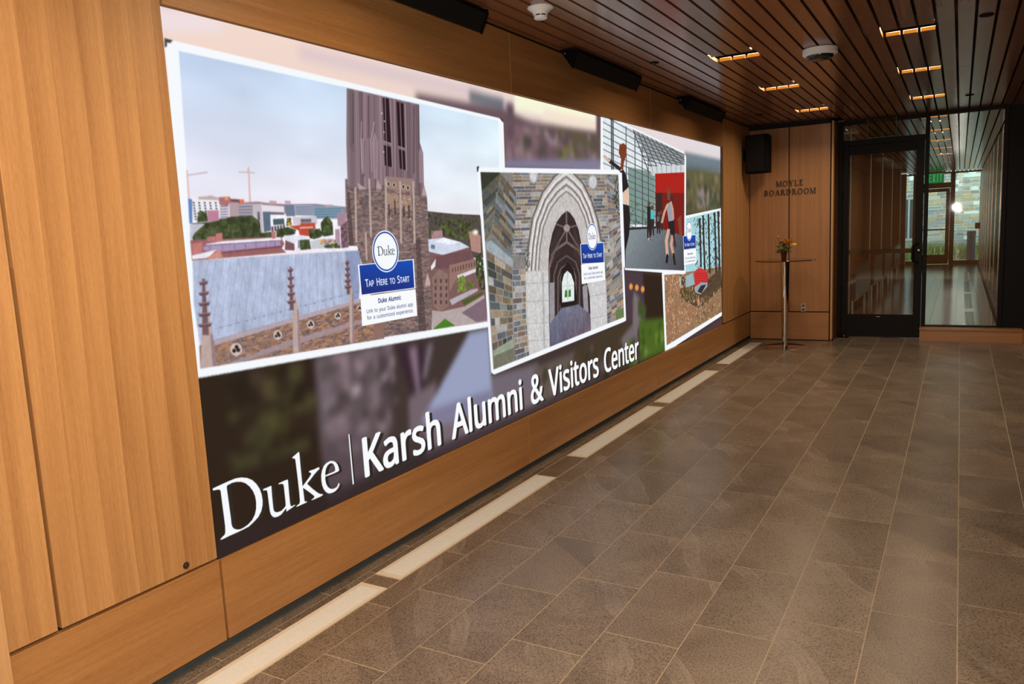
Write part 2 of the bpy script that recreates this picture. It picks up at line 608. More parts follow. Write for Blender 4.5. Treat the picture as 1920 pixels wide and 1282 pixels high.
for i, (xa, xb) in enumerate(zip(GAPS, GAPS[1:])):
    xa2 = max(xa, 0.012 if i == 0 else xa)
    is_l, is_r = LIGHT_L[0] <= i < LIGHT_L[1], LIGHT_R[0] <= i < LIGHT_R[1]
    joints = [-2.45]
    y = 0.15 if i >= 4 else 2.07
    while y < YG - 0.3:
        if y > 1:
            joints.append(y + 0.0)
        y += 2.0 if i < 4 else 2.48 if (is_l or is_r) else 1.96
    joints.append(YG - 0.05 if xa > 1.03 else YB - 0.05)
    cuts = []
    if is_l or is_r:
        # cut round the lamps: planks span from lamp to lamp
        ys = [-2.45]
        for a, b in LAMP_Y:
            ys += [a, b]
        ys.append(YG - 0.05 if xa > 1.03 else YB - 0.05)
        for k in range(0, len(ys), 2):
            plank(xa, xb, ys[k], ys[k + 1])
    else:
        for a, b in zip(joints, joints[1:]):
            plank(xa, xb, a, b)
    # beyond the glazed screen
    if xa > 1.0 and xb < 3.1:
        if is_r:
            ys = [YG + 0.06]
            for a, b in LAMP_FAR:
                ys += [a, b]
            ys.append(28.2)
            for k in range(0, len(ys), 2):
                plank(xa, xb, ys[k], ys[k + 1])
        else:
            for a, b in ((YG + 0.06, 16.5), (16.5, 22.2), (22.2, 28.2)):
                plank(xa, xb, a, b)

# recessed lamps between the planks
lamp_words = {("l", -3): "unseen, added for fill light, rearmost on the screen side", ("r", -3): "unseen, added for fill light, rearmost on the door side", ("l", -2): "unseen, added for fill light, behind the camera on the screen side", ("l", -1): "unseen, added for fill light, just out of frame on the screen side", ("l", 0): "cut by the photo top on the screen side", ("r", -2): "unseen, added for fill light, behind the camera on the door side", ("r", -1): "unseen, added for fill light, just out of frame on the door side", ("r", 0): "cut by the photo top on the door side", ("l", 1): "nearest of the three toward the screen wall", ("l", 2): "middle of the three toward the screen wall", ("l", 3): "farthest of the three toward the screen wall",
              ("r", 1): "nearest in the row leading to the glass door", ("r", 2): "second in the row leading to the glass door", ("r", 3): "third, just before the glass screen",
              ("f", 0): "first behind the glass screen, over the corridor", ("f", 1): "second behind the glass screen, over the corridor", ("f", 2): "third behind the glass screen, over the corridor", ("f", 3): "fourth behind the glass screen, over the corridor", ("f", 4): "fifth behind the glass screen, over the corridor"}


def ceiling_lamp(i0, y0, y1, words, watts=13.0):
    gx = GAPS[i0:i0 + 4]
    xm = (gx[0] + gx[3]) / 2
    t = empty("recessed_lamp", (xm, (y0 + y1) / 2, H), "amber slot lamp in the ceiling, " + words, "ceiling lamp", "amber slot lamps in the plank ceiling")
    d = (y1 - y0) / 2
    bm = bmesh.new()
    bx(bm, gx[0] - xm, gx[3] - xm, -d, d, 0.060, 0.072)
    bx(bm, gx[0] - xm, gx[3] - xm, -d - 0.012, -d, -0.0, 0.072)
    mesh_obj("housing", bm, BLACK, t)
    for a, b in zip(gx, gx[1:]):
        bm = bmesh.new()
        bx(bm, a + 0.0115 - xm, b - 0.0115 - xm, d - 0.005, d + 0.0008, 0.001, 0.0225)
        mesh_obj("plank_end_glow", bm, AMBER, t)  # glowing plate stands in for lamplight on the plank's cut end
    lamp("lamp_glow", "AREA", (xm, (y0 + y1) / 2, H + 0.05), watts * (1.25 if y1 < 3 else 1.0), (1.0, 0.76, 0.52), 0.28, 0.12)  # the added unseen lamps run brighter than the rest
    return t


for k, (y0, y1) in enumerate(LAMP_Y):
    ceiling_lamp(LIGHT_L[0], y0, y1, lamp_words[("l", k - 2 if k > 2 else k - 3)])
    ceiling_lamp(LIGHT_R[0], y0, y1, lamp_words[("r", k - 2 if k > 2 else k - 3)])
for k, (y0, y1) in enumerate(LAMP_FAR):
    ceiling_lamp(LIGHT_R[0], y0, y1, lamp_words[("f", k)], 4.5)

# =====================================================================
# glazed screen with the door at the end of the lobby
# =====================================================================
window_1 = empty("window_1", (2.0, YG, 0), kind="structure")


def wbox(name, x0, x1, z0, z1, mat=BRONZE, dy=(-0.05, 0.05), par=window_1, bev=0.002, org=(2.0, YG)):
    return box(name, x0 - org[0], x1 - org[0], dy[0], dy[1], z0, z1, mat, par, bev)


wbox("jamb", 1.052, 1.098, 0.0, 2.82)
wbox("mullion", 2.052, 2.098, 0.0, 2.82, dy=(-0.07, 0.07))
wbox("post", 2.885, 2.93, 0.0, 2.82)
wbox("head_rail", 1.098, 2.052, 2.775, 2.822)
wbox("head_rail", 2.098, 2.885, 2.785, 2.826)
wbox("door_head", 1.098, 2.052, 2.502, 2.572)
wbox("sill_rail", 2.098, 2.885, 0.135, 0.172)
wbox("transom_pane", 1.098, 2.052, 2.572, 2.775, PANE, (-0.004, 0.004), bev=0)
wbox("side_pane", 2.098, 2.885, 0.172, 2.785, PANE, (-0.004, 0.004), bev=0)
wbox("blind_panel", 2.93, 3.20, 0.0, 2.82, BRONZE, (-0.03, 0.05))

door_1 = empty("door_1", (1.103, YG - 0.02, 0.0), kind="structure")


def dbox(name, x0, x1, z0, z1, mat=BRONZE, dy=(-0.025, 0.025), bev=0.002):
    return box(name, x0 - 1.103, x1 - 1.103, dy[0], dy[1], z0, z1, mat, door_1, bev)


dbox("stile", 1.103, 1.172, 0.012, 2.497)
dbox("stile", 1.957, 2.047, 0.012, 2.497)
dbox("top_rail", 1.172, 1.957, 2.385, 2.497)
dbox("bottom_rail", 1.172, 1.957, 0.012, 0.305)
dbox("door_pane", 1.172, 1.957, 0.305, 2.385, PANE, (-0.004, 0.004), 0)
dbox("push_bar", 1.175, 1.93, 1.10, 1.155, BRONZE, (0.03, 0.07))
dbox("bumper_label", 1.53, 1.575, 0.275, 0.281, STEEL, (-0.0265, -0.0255), 0)
for z in (0.62, 1.25, 1.85, 2.32):
    bm = bmesh.new()
    lathe(bm, [(0, -0.05), (0.011, -0.05), (0.011, 0.05), (0, 0.05)], 12, (0.0, -0.033, z))
    mesh_obj("hinge", bm, BRONZE, door_1)
bm = bmesh.new()
tube(bm, [(0.895, -0.025, 0.985), (0.875, -0.07, 0.985), (0.845, -0.09, 1.0), (0.835, -0.095, 1.03), (0.835, -0.095, 1.17), (0.845, -0.09, 1.20), (0.875, -0.07, 1.215), (0.895, -0.025, 1.215)], 0.013, 10)
smooth(mesh_obj("pull_handle", bm, BRONZE, door_1))
bm = bmesh.new()
lathe(bm, [(0, 0.0), (0.026, 0.0), (0.026, 0.012), (0.015, 0.016), (0.015, 0.022), (0, 0.022)], 20)
o = smooth(mesh_obj("lock_cylinder", bm, BRONZE, door_1))
o.rotation_euler = (PI / 2, 0, 0)
o.location = (0.905, -0.025, 1.135)
bm = bmesh.new()
lathe(bm, [(0, 0.0), (0.012, 0.0), (0.011, 0.004), (0, 0.004)], 16)
o2 = mesh_obj("key_face", bm, STEEL, o)
o2.location = (0, 0, 0.0222)

# wooden kerb below the side pane and along the right hand wall
trim_3 = empty("trim_3", (2.6, 11.0, 0), kind="structure")
box("kerb_face", -0.552, 0.545, 0.0, 0.2, 0.0, 0.142, OAK_BACK_H, trim_3)
box("kerb_cap", -0.556, 0.545, -0.012, 0.19, 0.142, 0.160, OAK_BACK_H, trim_3, 0.002)
wall_right = tag(box("wall_right", 3.20, 3.35, -2.5, YG + 0.05, 0, 2.95, BRONZE), kind="structure")
box("kerb", 3.14, 3.20, -2.4, 11.0, 0.0, 0.150, OAK_H, wall_right)
box("kerb_cap", 3.132, 3.20, -2.4, 11.0, 0.150, 0.165, OAK_H, wall_right)
for k in range(8):
    y = -1.2 + 1.6 * k
    box("mullion", 3.165, 3.20, y - 0.03, y + 0.03, 0.166, 2.82, BRONZE, wall_right)
wall_rear = tag(box("wall_rear", -0.16, 3.35, -2.62, -2.5, 0, 2.95, OAK_H), kind="structure")

# =====================================================================
# corridor beyond the glass
# =====================================================================
YE = 28.0
corridor_floor = tag(box("floor_corridor", 0.5, 3.05, YG + 0.06, YE + 0.2, -0.08, -0.012, BLACK), kind="structure")
xs = [0.62 + 0.165 * k for k in range(15)]
for i, (a, b) in enumerate(zip(xs, xs[1:])):
    cuts = [YG + 0.07, 14.6 + (i * 7 % 5) * 0.6, 19.5 + (i * 3 % 4) * 0.7, 24.2 + (i * 5 % 3) * 0.5, YE + 0.1]
    for y0, y1 in zip(cuts, cuts[1:]):
        o = box("floor_board", a + 0.0015 - (a + b) / 2, b - 0.0015 - (a + b) / 2, (y0 - y1) / 2 + 0.001, (y1 - y0) / 2 - 0.001, -0.012, 0.0, CORR_FLOOR, corridor_floor)
        o.location = ((a + b) / 2, (y0 + y1) / 2, 0)
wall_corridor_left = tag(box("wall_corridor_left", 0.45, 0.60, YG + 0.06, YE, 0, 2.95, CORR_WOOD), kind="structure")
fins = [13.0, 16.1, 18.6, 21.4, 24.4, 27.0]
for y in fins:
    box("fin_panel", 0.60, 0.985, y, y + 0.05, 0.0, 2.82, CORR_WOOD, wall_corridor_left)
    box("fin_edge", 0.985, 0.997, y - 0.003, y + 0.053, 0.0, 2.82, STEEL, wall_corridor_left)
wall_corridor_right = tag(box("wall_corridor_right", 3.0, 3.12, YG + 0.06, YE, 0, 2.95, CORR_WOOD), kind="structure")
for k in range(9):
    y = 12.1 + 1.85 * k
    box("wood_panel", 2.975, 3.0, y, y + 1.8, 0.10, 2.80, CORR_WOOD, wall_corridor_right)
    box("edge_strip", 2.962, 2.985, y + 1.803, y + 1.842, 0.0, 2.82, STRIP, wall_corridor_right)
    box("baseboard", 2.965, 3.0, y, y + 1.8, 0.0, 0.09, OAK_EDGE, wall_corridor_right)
cab_words = ["nearest the glass door, with a dark red end", "second along the corridor wall from the door", "third along the corridor wall from the door", "last along the corridor wall, by the far glass"]
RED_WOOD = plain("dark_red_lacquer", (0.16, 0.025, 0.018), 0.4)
for (y0, y1), w in zip(((13.4, 15.75), (16.5, 18.3), (19.0, 21.1), (21.8, 24.0)), cab_words):
    t = empty("low_cabinet", (0.8, (y0 + y1) / 2, 0), "low wooden cabinet box on slim legs, " + w, "cabinet", "low cabinets along the corridor wall")
    d = (y1 - y0) / 2
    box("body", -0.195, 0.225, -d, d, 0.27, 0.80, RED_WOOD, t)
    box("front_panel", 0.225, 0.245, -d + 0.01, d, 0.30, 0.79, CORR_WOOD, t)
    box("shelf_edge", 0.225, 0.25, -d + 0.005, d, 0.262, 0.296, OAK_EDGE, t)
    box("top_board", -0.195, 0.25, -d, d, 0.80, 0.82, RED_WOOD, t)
    for yy in (-d + 0.03, d - 0.5):
        box("leg", 0.18, 0.21, yy, yy + 0.03, 0.0, 0.27, STEEL, t)
for k, (y0, y1) in enumerate(((11.7, 14.4), (14.9, 17.6), (18.1, 20.8), (21.3, 24.0))):
    t = empty("floor_grille", (2.62, (y0 + y1) / 2, 0), "slim metal floor grille in the corridor boards, " + ["first", "second", "third", "fourth"][k] + " beyond the glass", "floor grille", "metal floor grilles in the corridor")
    d = (y1 - y0) / 2
    for a in ((-0.06, -0.045), (0.045, 0.06)):
        box("flange", a[0], a[1], -d, d, 0.0, 0.003, STEEL, t)
    for a in (-d, d - 0.015):
        box("flange", -0.045, 0.045, a, a + 0.015, 0.0, 0.003, STEEL, t)
    bm = bmesh.new()
    for q in range(5):
        bx(bm, -0.042 + q * 0.018, -0.042 + q * 0.018 + 0.011, -d + 0.015, d - 0.015, 0.0, 0.002)
    mesh_obj("bars", bm, BRONZE, t)

# far glazed end with its door
window_2 = empty("window_2", (2.0, YE, 0), kind="structure")


def fbox(name, x0, x1, z0, z1, mat=BRONZE, dy=(-0.05, 0.05), bev=0.002):
    return box(name, x0 - 2.0, x1 - 2.0, dy[0], dy[1], z0, z1, mat, window_2, bev)


fbox("mullion", 2.16, 2.29, 0.0, 2.82)
fbox("mullion", 1.14, 1.24, 0.0, 2.82)
fbox("head_rail", 0.60, 3.0, 2.79, 2.83)
fbox("door_head", 1.24, 2.16, 2.36, 2.52)
fbox("sill", 2.29, 3.0, 0.0, 0.12, OAK_H)
fbox("sill", 0.60, 1.14, 0.0, 0.12, OAK_H)
fbox("side_pane", 2.29, 3.0, 0.12, 2.79, PANE_FAR, (-0.004, 0.004), 0)
fbox("side_pane", 0.60, 1.14, 0.12, 2.79, PANE_FAR, (-0.004, 0.004), 0)
fbox("transom_pane", 1.24, 2.16, 2.52, 2.79, PANE_FAR, (-0.004, 0.004), 0)
door_2 = empty("door_2", (1.25, YE - 0.01, 0), kind="structure")
for nm, a, mt, dy in (("stile", (0.0, 0.10, 0.01, 2.35), BRONZE, 0.025), ("stile", (0.80, 0.905, 0.01, 2.35), BRONZE, 0.025), ("top_rail", (0.10, 0.80, 2.24, 2.35), BRONZE, 0.025),
                      ("bottom_rail", (0.10, 0.80, 0.01, 0.30), BRONZE, 0.025), ("door_pane", (0.10, 0.80, 0.30, 2.24), PANE_FAR, 0.004), ("push_bar", (0.05, 0.85, 1.06, 1.10), BRONZE, 0.06)):
    box(nm, a[0], a[1], -dy, dy, a[2], a[3], mt, door_2)

# outdoors: rubble wall, planting, pavement
pavement = tag(box("pavement", -3.0, 7.0, YE + 0.2, 31.4, -0.10, -0.03, plain("pale_paving", (0.55, 0.60, 0.62), 0.8)), kind="structure")
MORTAR = plain("pale_mortar", (0.74, 0.78, 0.72), 0.9, 0, 0.2, 0.12, 25)
wall_outside = tag(box("wall_outside", -3.0, 7.0, 31.5, 31.9, -0.1, 6.0, MORTAR), kind="structure")


def stone_mat():
    t = NT("field_stone")
    oi = t.n("ShaderNodeObjectInfo")
    v = t.coords((1, 1, 1), 17.0)
    c = t.ramp(oi.outputs["Random"], [(0.0, (0.14, 0.20, 0.23)), (0.22, (0.30, 0.36, 0.36)), (0.42, (0.42, 0.33, 0.18)), (0.58, (0.50, 0.50, 0.44)), (0.74, (0.24, 0.22, 0.20)), (0.88, (0.50, 0.36, 0.17)), (1.0, (0.18, 0.25, 0.29))])
    c = t.mix(0.6, c, t.ramp(t.noise(v, 14, 4, 0.6), [(0.3, (0.38, 0.38, 0.38)), (0.7, (0.62, 0.62, 0.6))]), "OVERLAY")
    t.set(Base_Color=c, Roughness=0.85)
    return t.m


STONE = stone_mat()
stone_meshes = []
for k in range(5):
    bm = bmesh.new()
    bx(bm, -0.5, 0.5, -0.5, 0.5, -0.5, 0.5)
    for v in bm.verts:
        v.co.x += RN.uniform(-0.05, 0.05)
        v.co.z += RN.uniform(-0.10, 0.10)
    me = bpy.data.meshes.new("stone")
    bm.to_mesh(me)
    bm.free()
    me.materials.append(STONE)
    stone_meshes.append(me)
z = 0.0
ns = 0
while z < 3.3:
    h = RN.uniform(0.075, 0.155)
    x = 0.15 + RN.uniform(-0.2, 0.1)
    while x < 3.5:
        w = RN.uniform(0.16, 0.52)
        if RN.random() > 0.08 and not (0.55 < x + w / 2 < 1.22 and 0.7 < z + h / 2 < 2.25):
            o = bpy.data.objects.new("stone", RN.choice(stone_meshes))
            COL.objects.link(o)
            o.parent = wall_outside
            o.location = (x + w / 2, 31.5 - RN.uniform(-0.008, 0.004), z + h / 2)
            o.scale = (w - 0.03, 0.05, h - 0.028)
            ns += 1
        x += w
    z += h
window_3 = empty("window_3", (0.88, 31.46, 0), kind="structure")
GREY_FR = plain("grey_window_frame", (0.30, 0.36, 0.40), 0.5)
for nm, a, mt, dy in (("frame", (-0.30, -0.20, 0.75, 2.2), GREY_FR, 0.05), ("frame", (0.22, 0.30, 0.75, 2.2), GREY_FR, 0.05), ("frame", (-0.20, 0.22, 2.12, 2.2), GREY_FR, 0.05), ("sill", (-0.33, 0.33, 0.68, 0.75), GREY_FR, 0.09),
                      ("frame", (-0.06, 0.0, 0.75, 2.12), GREY_FR, 0.04), ("pane", (-0.20, 0.22, 0.75, 2.12), plain("dark_far_pane", (0.05, 0.08, 0.08), 0.08), 0.01)):
    box(nm, a[0], a[1], -dy, dy, a[2], a[3], mt, window_3)


def leaf_mat():
    t = NT("green_leaves")
    c = t.ramp(t.noise(t.coords(), 9, 3), [(0.3, (0.06, 0.12, 0.03)), (0.7, (0.26, 0.34, 0.10))])
    t.set(Base_Color=c, Roughness=0.6)
    return t.m


LEAF = leaf_mat()
bm = bmesh.new()
for k in range(1500):
    x, y, h = RN.uniform(0.3, 3.3), RN.uniform(31.05, 31.4), RN.uniform(0.15, 0.62)
    if 0.55 < (x % 1.5) < 0.8:
        h *= 0.6
    a = RN.uniform(0, 2 * PI)
    dx, dy, lean = math.cos(a) * 0.016, math.sin(a) * 0.016, RN.uniform(-0.12, 0.12)
    v = [bm.verts.new(p) for p in ((x - dx, y - dy, -0.03), (x + dx, y + dy, -0.03), (x + dx + lean * 0.5, y + dy, h * 0.6), (x + lean, y, h), (x - dx + lean * 0.5, y - dy, h * 0.6))]
    bm.faces.new(v)
o = mesh_obj("shrub_bed", bm, LEAF)
tag(o, "green leafy planting along the foot of the outdoor stone wall", "planting", kind="stuff")

t = empty("bollard", (2.79, 30.6, -0.03), "dark round bollard standing outdoors before the stone wall", "bollard")
bm = bmesh.new()
lathe(bm, [(0, 0), (0.13, 0), (0.13, 0.86), (0, 0.86)], 24)
mesh_obj("post", bm, plain("bollard_paint", (0.008, 0.009, 0.013), 0.5, 0, 0.2), t)
bm = bmesh.new()
lathe(bm, [(0, 0.86), (0.137, 0.86), (0.137, 0.96), (0.12, 0.985), (0, 0.985)], 24)
mesh_obj("cap", bm, BRONZE, t)
t = empty("alarm_box", (2.92, 27.9, 1.16), "small red alarm box on the corridor wall by the far glass", "alarm")
RED = plain("alarm_red", (0.45, 0.03, 0.02), 0.4)
box("case", -0.075, 0.075, -0.03, 0.03, -0.09, 0.09, RED, t, 0.006)
box("pull_bar", -0.05, 0.05, -0.042, -0.03, -0.02, 0.01, WHITE_P, t)
box("bracket", 0.06, 0.09, -0.03, 0.05, -0.03, 0.03, BRONZE, t)
# =====================================================================
# things on the ceiling and walls
# =====================================================================
GRILLE = plain("speaker_cloth", (0.004, 0.004, 0.005), 0.7, 0, 0.3)
for (y0, y1), w in zip(((2.42, 3.86), (5.04, 6.26), (7.60, 8.90)), ("nearest, cut by the photo top", "middle of three", "farthest of three, in deep shade")):
    t = empty("soundbar", (0.0, (y0 + y1) / 2, 2.80), "black wedge soundbar above the screen, " + w, "speaker", "black wedge soundbars above the screen")
    d = (y1 - y0) / 2
    A, B_, C_ = (0.045, 0.012), (0.165, -0.012), (0.118, -0.108)
    bm = bmesh.new()
    prism(bm, [(0.035, 0.015), (0.155, 0.012), (0.158, -0.012), (0.112, -0.104)], -d + 0.006, d - 0.006, "y")
    mesh_obj("body", bm, SPEAKER, t)
    bm = bmesh.new()
    prism(bm, [(0.158, -0.012), (0.166, -0.014), (0.121, -0.108), (0.112, -0.104)], -d + 0.012, d - 0.012, "y")
    mesh_obj("front_grille", bm, GRILLE, t)
    for s in (-1, 1):
        bm = bmesh.new()
        prism(bm, [(0.03, 0.018), (0.168, 0.010), (0.172, -0.013), (0.120, -0.113)], s * d - 0.006, s * d + 0.006, "y")
        cap = mesh_obj("end_cap", bm, SPEAKER, t)
        bm = bmesh.new()
        lathe(bm, [(0, 0), (0.005, 0), (0.004, 0.003), (0, 0.003)], 10)
        o = mesh_obj("screw", bm, STEEL, cap)
        o.rotation_euler = (s * -PI / 2, 0, 0)
        o.location = (0.07, s * (d + 0.006), -0.012)
        bm = bmesh.new()
        bx(bm, -0.001, 0.05, s * (d - 0.2) - 0.03, s * (d - 0.2) + 0.03, -0.02, 0.012)
        mesh_obj("bracket", bm, SPEAKER, t)

t = empty("smoke_detector", (0.392, 4.06, H), "white round smoke detector on the plank ceiling near the first soundbar", "smoke detector")
bm = bmesh.new()
lathe(bm, [(0, 0), (0.072, 0), (0.073, -0.006), (0.066, -0.012), (0.052, -0.022), (0.043, -0.034), (0.040, -0.042), (0, -0.042)], 40)
smooth(mesh_obj("base", bm, WHITE_P, t))
bm = bmesh.new()
lathe(bm, [(0.034, -0.042), (0.034, -0.049), (0, -0.049)], 32)
smooth(mesh_obj("sensing_gap", bm, BLACK, t))
bm = bmesh.new()
lathe(bm, [(0, -0.049), (0.038, -0.049), (0.037, -0.060), (0.030, -0.064), (0, -0.064)], 40)
smooth(mesh_obj("cap", bm, WHITE_P, t))
for k in range(6):
    a = k * PI / 3
    box("rib", 0.034 * math.cos(a) - 0.003, 0.034 * math.cos(a) + 0.003, 0.034 * math.sin(a) - 0.003, 0.034 * math.sin(a) + 0.003, -0.05, -0.041, WHITE_P, t)

t = empty("security_camera", (1.527, 6.33, H), "white round ceiling camera with a ring of dark lenses underneath", "camera")
bm = bmesh.new()
lathe(bm, [(0, 0), (0.116, 0), (0.122, -0.004), (0.122, -0.040), (0.112, -0.050), (0.094, -0.052), (0.094, -0.046), (0, -0.046)], 48)
smooth(mesh_obj("housing", bm, WHITE_P, t))
SMOKED = plain("smoked_dome", (0.012, 0.014, 0.018), 0.06, 0, 0.7)
bm = bmesh.new()
lathe(bm, [(0.094, -0.046), (0.094, -0.058), (0.084, -0.072), (0.062, -0.079), (0.0, -0.079)], 48)
smooth(mesh_obj("dome", bm, SMOKED, t), 60)
for k in range(4):
    a = k * PI / 2 + 0.7
    bm = bmesh.new()
    lathe(bm, [(0, 0), (0.017, 0), (0.016, 0.010), (0.010, 0.012), (0, 0.009)], 20)
    o = smooth(mesh_obj("lens", bm, plain("lens_glass", (0.02, 0.03, 0.05), 0.03, 0, 0.9) if k == 0 else bpy.data.materials["lens_glass"], t))
    o.location = (0.078 * math.cos(a), 0.078 * math.sin(a), -0.066)
    o.rotation_euler = (0, PI * 0.72, a)
bm = bmesh.new()
lathe(bm, [(0, -0.079), (0.045, -0.079), (0.042, -0.085), (0, -0.085)], 32)
smooth(mesh_obj("centre_plate", bm, BRASS, t))

for (x, y, r, w) in ((0.395, 5.93, 0.036, "between the middle soundbar and the first left lamp"), (2.566, 6.05, 0.042, "in the right planks near the top of the photo"),
                     (2.505, 9.93, 0.042, "in the right planks just before the glass screen"), (0.38, 9.62, 0.04, "near the back wall over the wood panels")):
    t = empty("ceiling_disc", (x, y, H), "small dark ceiling cover " + w, "ceiling cover", "dark round covers in the ceiling")
    bm = bmesh.new()
    lathe(bm, [(0, 0.0), (r, 0.0), (r, -0.004), (r * 0.86, -0.007), (0, -0.007)], 32)
    mesh_obj("rim", bm, SPEAKER, t)
    bm = bmesh.new()
    lathe(bm, [(0, -0.007), (r * 0.8, -0.007), (r * 0.76, -0.009), (0, -0.009)], 28)
    mesh_obj("cover", bm, GRILLE, t)

# loudspeaker on the corner bracket
t = empty("loudspeaker", (0.19, 10.46, 2.44), "black box loudspeaker hung in the corner beside the end of the screen", "speaker", rz=0.0)
bm = bmesh.new()
prism(bm, [(-0.15, -0.10), (-0.13, -0.15), (0.10, -0.17), (0.146, -0.13), (0.13, 0.13), (-0.11, 0.13)], -0.235, 0.235, "z")
bmesh.ops.bevel(bm, geom=bm.edges[:], offset=0.006, segments=2, affect="EDGES")
mesh_obj("cabinet", bm, SPEAKER, t)
bm = bmesh.new()
prism(bm, [(-0.128, -0.1505), (0.099, -0.1703), (0.099, -0.178), (-0.128, -0.158)], -0.222, 0.222, "z")
mesh_obj("front_grille", bm, GRILLE, t)
arm = box("bracket_arm", -0.19, -0.10, -0.02, 0.02, -0.03, 0.03, SPEAKER, t)
box("bracket_plate", -0.19, -0.178, -0.04, 0.04, -0.075, 0.075, SPEAKER, arm)

# outlet plate
t = empty("wall_outlet", (0.69, YB, 0.437), "steel double power outlet plate low on the back wall", "outlet")
box("plate", -0.026, 0.026, -0.004, 0.0, -0.052, 0.052, STEEL, t, 0.001)
for z in (-0.026, 0.026):
    bm = bmesh.new()
    lathe(bm, [(0, 0), (0.017, 0), (0.017, 0.003), (0, 0.003)], 16)
    o = mesh_obj("socket", bm, plain("outlet_brown", (0.10, 0.06, 0.04), 0.5) if z < 0 else bpy.data.materials["outlet_brown"], t)
    o.rotation_euler = (PI / 2, 0, 0)
    o.location = (0, -0.004, z)
    for s in (-1, 1):
        box("slot", s * 0.006 - 0.0012, s * 0.006 + 0.0012, -0.0076, -0.0066, z - 0.004, z + 0.006, BLACK, t)


# raised roman capitals on the back wall
def bar(bm, p, q, w, d):
    """stroke from p to q, width measured level"""
    x0, y0, x1, y1 = *p, *q
    if abs(y1 - y0) > 0.01:
        poly = [(x0 - w / 2, y0), (x0 + w / 2, y0), (x1 + w / 2, y1), (x1 - w / 2, y1)]
    else:
        poly = [(x0, y0 - w / 2), (x1, y0 - w / 2), (x1, y0 + w / 2), (x0, y0 + w / 2)]
    prism(bm, poly, d, d - 0.012, "y")


def bowl(bm, cx, cz, rx, rz, wx, wz, a0, a1, d, n=18):
    poly_o, poly_i = [], []
    for k in range(n + 1):
        a = math.radians(a0 + (a1 - a0) * k / n)
        poly_o.append((cx + rx * math.cos(a), cz + rz * math.sin(a)))
        poly_i.append((cx + (rx - wx) * math.cos(a), cz + (rz - wz) * math.sin(a)))
    for k in range(n):
        prism(bm, [poly_o[k], poly_o[k + 1], poly_i[k + 1], poly_i[k]], d, d - 0.012, "y")


def letter_bm(ch, h):
    bm = bmesh.new()
    T, N, S, d = 0.125 * h, 0.055 * h, 0.05 * h, 0.0     # thick, thin, serif
    def stem(x, w=T, z0=0.0, z1=h, foot=True, head=True):
        bar(bm, (x, z0), (x, z1), w, d)
        if foot:
            bar(bm, (x - w / 2 - 0.08 * h, z0 + S / 2), (x + w / 2 + 0.08 * h, z0 + S / 2), S, d)
        if head:
            bar(bm, (x - w / 2 - 0.08 * h, z1 - S / 2), (x + w / 2 + 0.08 * h, z1 - S / 2), S, d)
    W = 0.7 * h
    if ch == "M":
        W = 0.98 * h
        stem(0.10 * h, N)
        stem(0.88 * h, T)
        bar(bm, (0.13 * h, h), (0.49 * h, 0.02 * h), T, d)
        bar(bm, (0.49 * h, 0.02 * h), (0.86 * h, h), N, d)
    elif ch == "O":
        W = 0.9 * h
        bowl(bm, 0.45 * h, 0.5 * h, 0.42 * h, 0.52 * h, T, N, 0, 360, d, 28)
    elif ch == "Y":
        W = 0.78 * h
        stem(0.39 * h, T, 0, 0.46 * h, True, False)
        bar(bm, (0.39 * h, 0.42 * h), (0.10 * h, h), T, d)
        bar(bm, (0.41 * h, 0.42 * h), (0.70 * h, h), N, d)
        for x in (0.10, 0.70):
            bar(bm, (x * h - 0.12 * h, h - S / 2), (x * h + 0.12 * h, h - S / 2), S, d)
    elif ch == "L":
        W = 0.66 * h
        stem(0.16 * h)
        bar(bm, (0.16 * h, S / 2), (0.62 * h, S / 2), S, d)
        bar(bm, (0.60 * h, 0), (0.63 * h, 0.2 * h), S, d)
    elif ch == "E":
        W = 0.66 * h
        stem(0.16 * h)
        for z, x in ((S / 2, 0.6), (0.52 * h, 0.48), (h - S / 2, 0.57)):
            bar(bm, (0.16 * h, z), (x * h, z), S, d)
        bar(bm, (0.59 * h, 0), (0.62 * h, 0.2 * h), S, d)
        bar(bm, (0.56 * h, 0.8 * h), (0.55 * h, h), S, d)
        bar(bm, (0.47 * h, 0.44 * h), (0.47 * h, 0.60 * h), S * 0.8, d)
    elif ch in "BRD":
        W = 0.86 * h if ch == "D" else 0.72 * h
        stem(0.16 * h)
        if ch == "D":
            bowl(bm, 0.30 * h, 0.5 * h, 0.50 * h, 0.5 * h, T, N, -90, 90, d, 20)
            for z in (S / 2, h - S / 2):
                bar(bm, (0.16 * h, z), (0.31 * h, z), S, d)
        else:
            bowl(bm, 0.32 * h, 0.76 * h, 0.26 * h, 0.24 * h, T * 0.9, N, -90, 90, d, 14)
            for z in (0.52 * h + S / 2, h - S / 2):
                bar(bm, (0.16 * h, z), (0.33 * h, z), S, d)
            if ch == "B":
                bowl(bm, 0.34 * h, 0.27 * h, 0.31 * h, 0.27 * h, T, N, -90, 90, d, 14)
                bar(bm, (0.16 * h, S / 2), (0.35 * h, S / 2), S, d)
            else:
                W = 0.78 * h
                bar(bm, (0.36 * h, 0.54 * h), (0.70 * h, 0.0), T, d)
                bar(bm, (0.62 * h, S / 2), (0.80 * h, S / 2), S, d)
    elif ch == "A":
        W = 0.84 * h
        bar(bm, (0.10 * h, 0), (0.40 * h, h), N, d)
        bar(bm, (0.72 * h, 0), (0.41 * h, h), T, d)
        bar(bm, (0.20 * h, 0.34 * h), (0.60 * h, 0.34 * h), S, d)
        for x in (0.10, 0.72):
            bar(bm, (x * h - 0.12 * h, S / 2), (x * h + 0.12 * h, S / 2), S, d)
    return bm, W


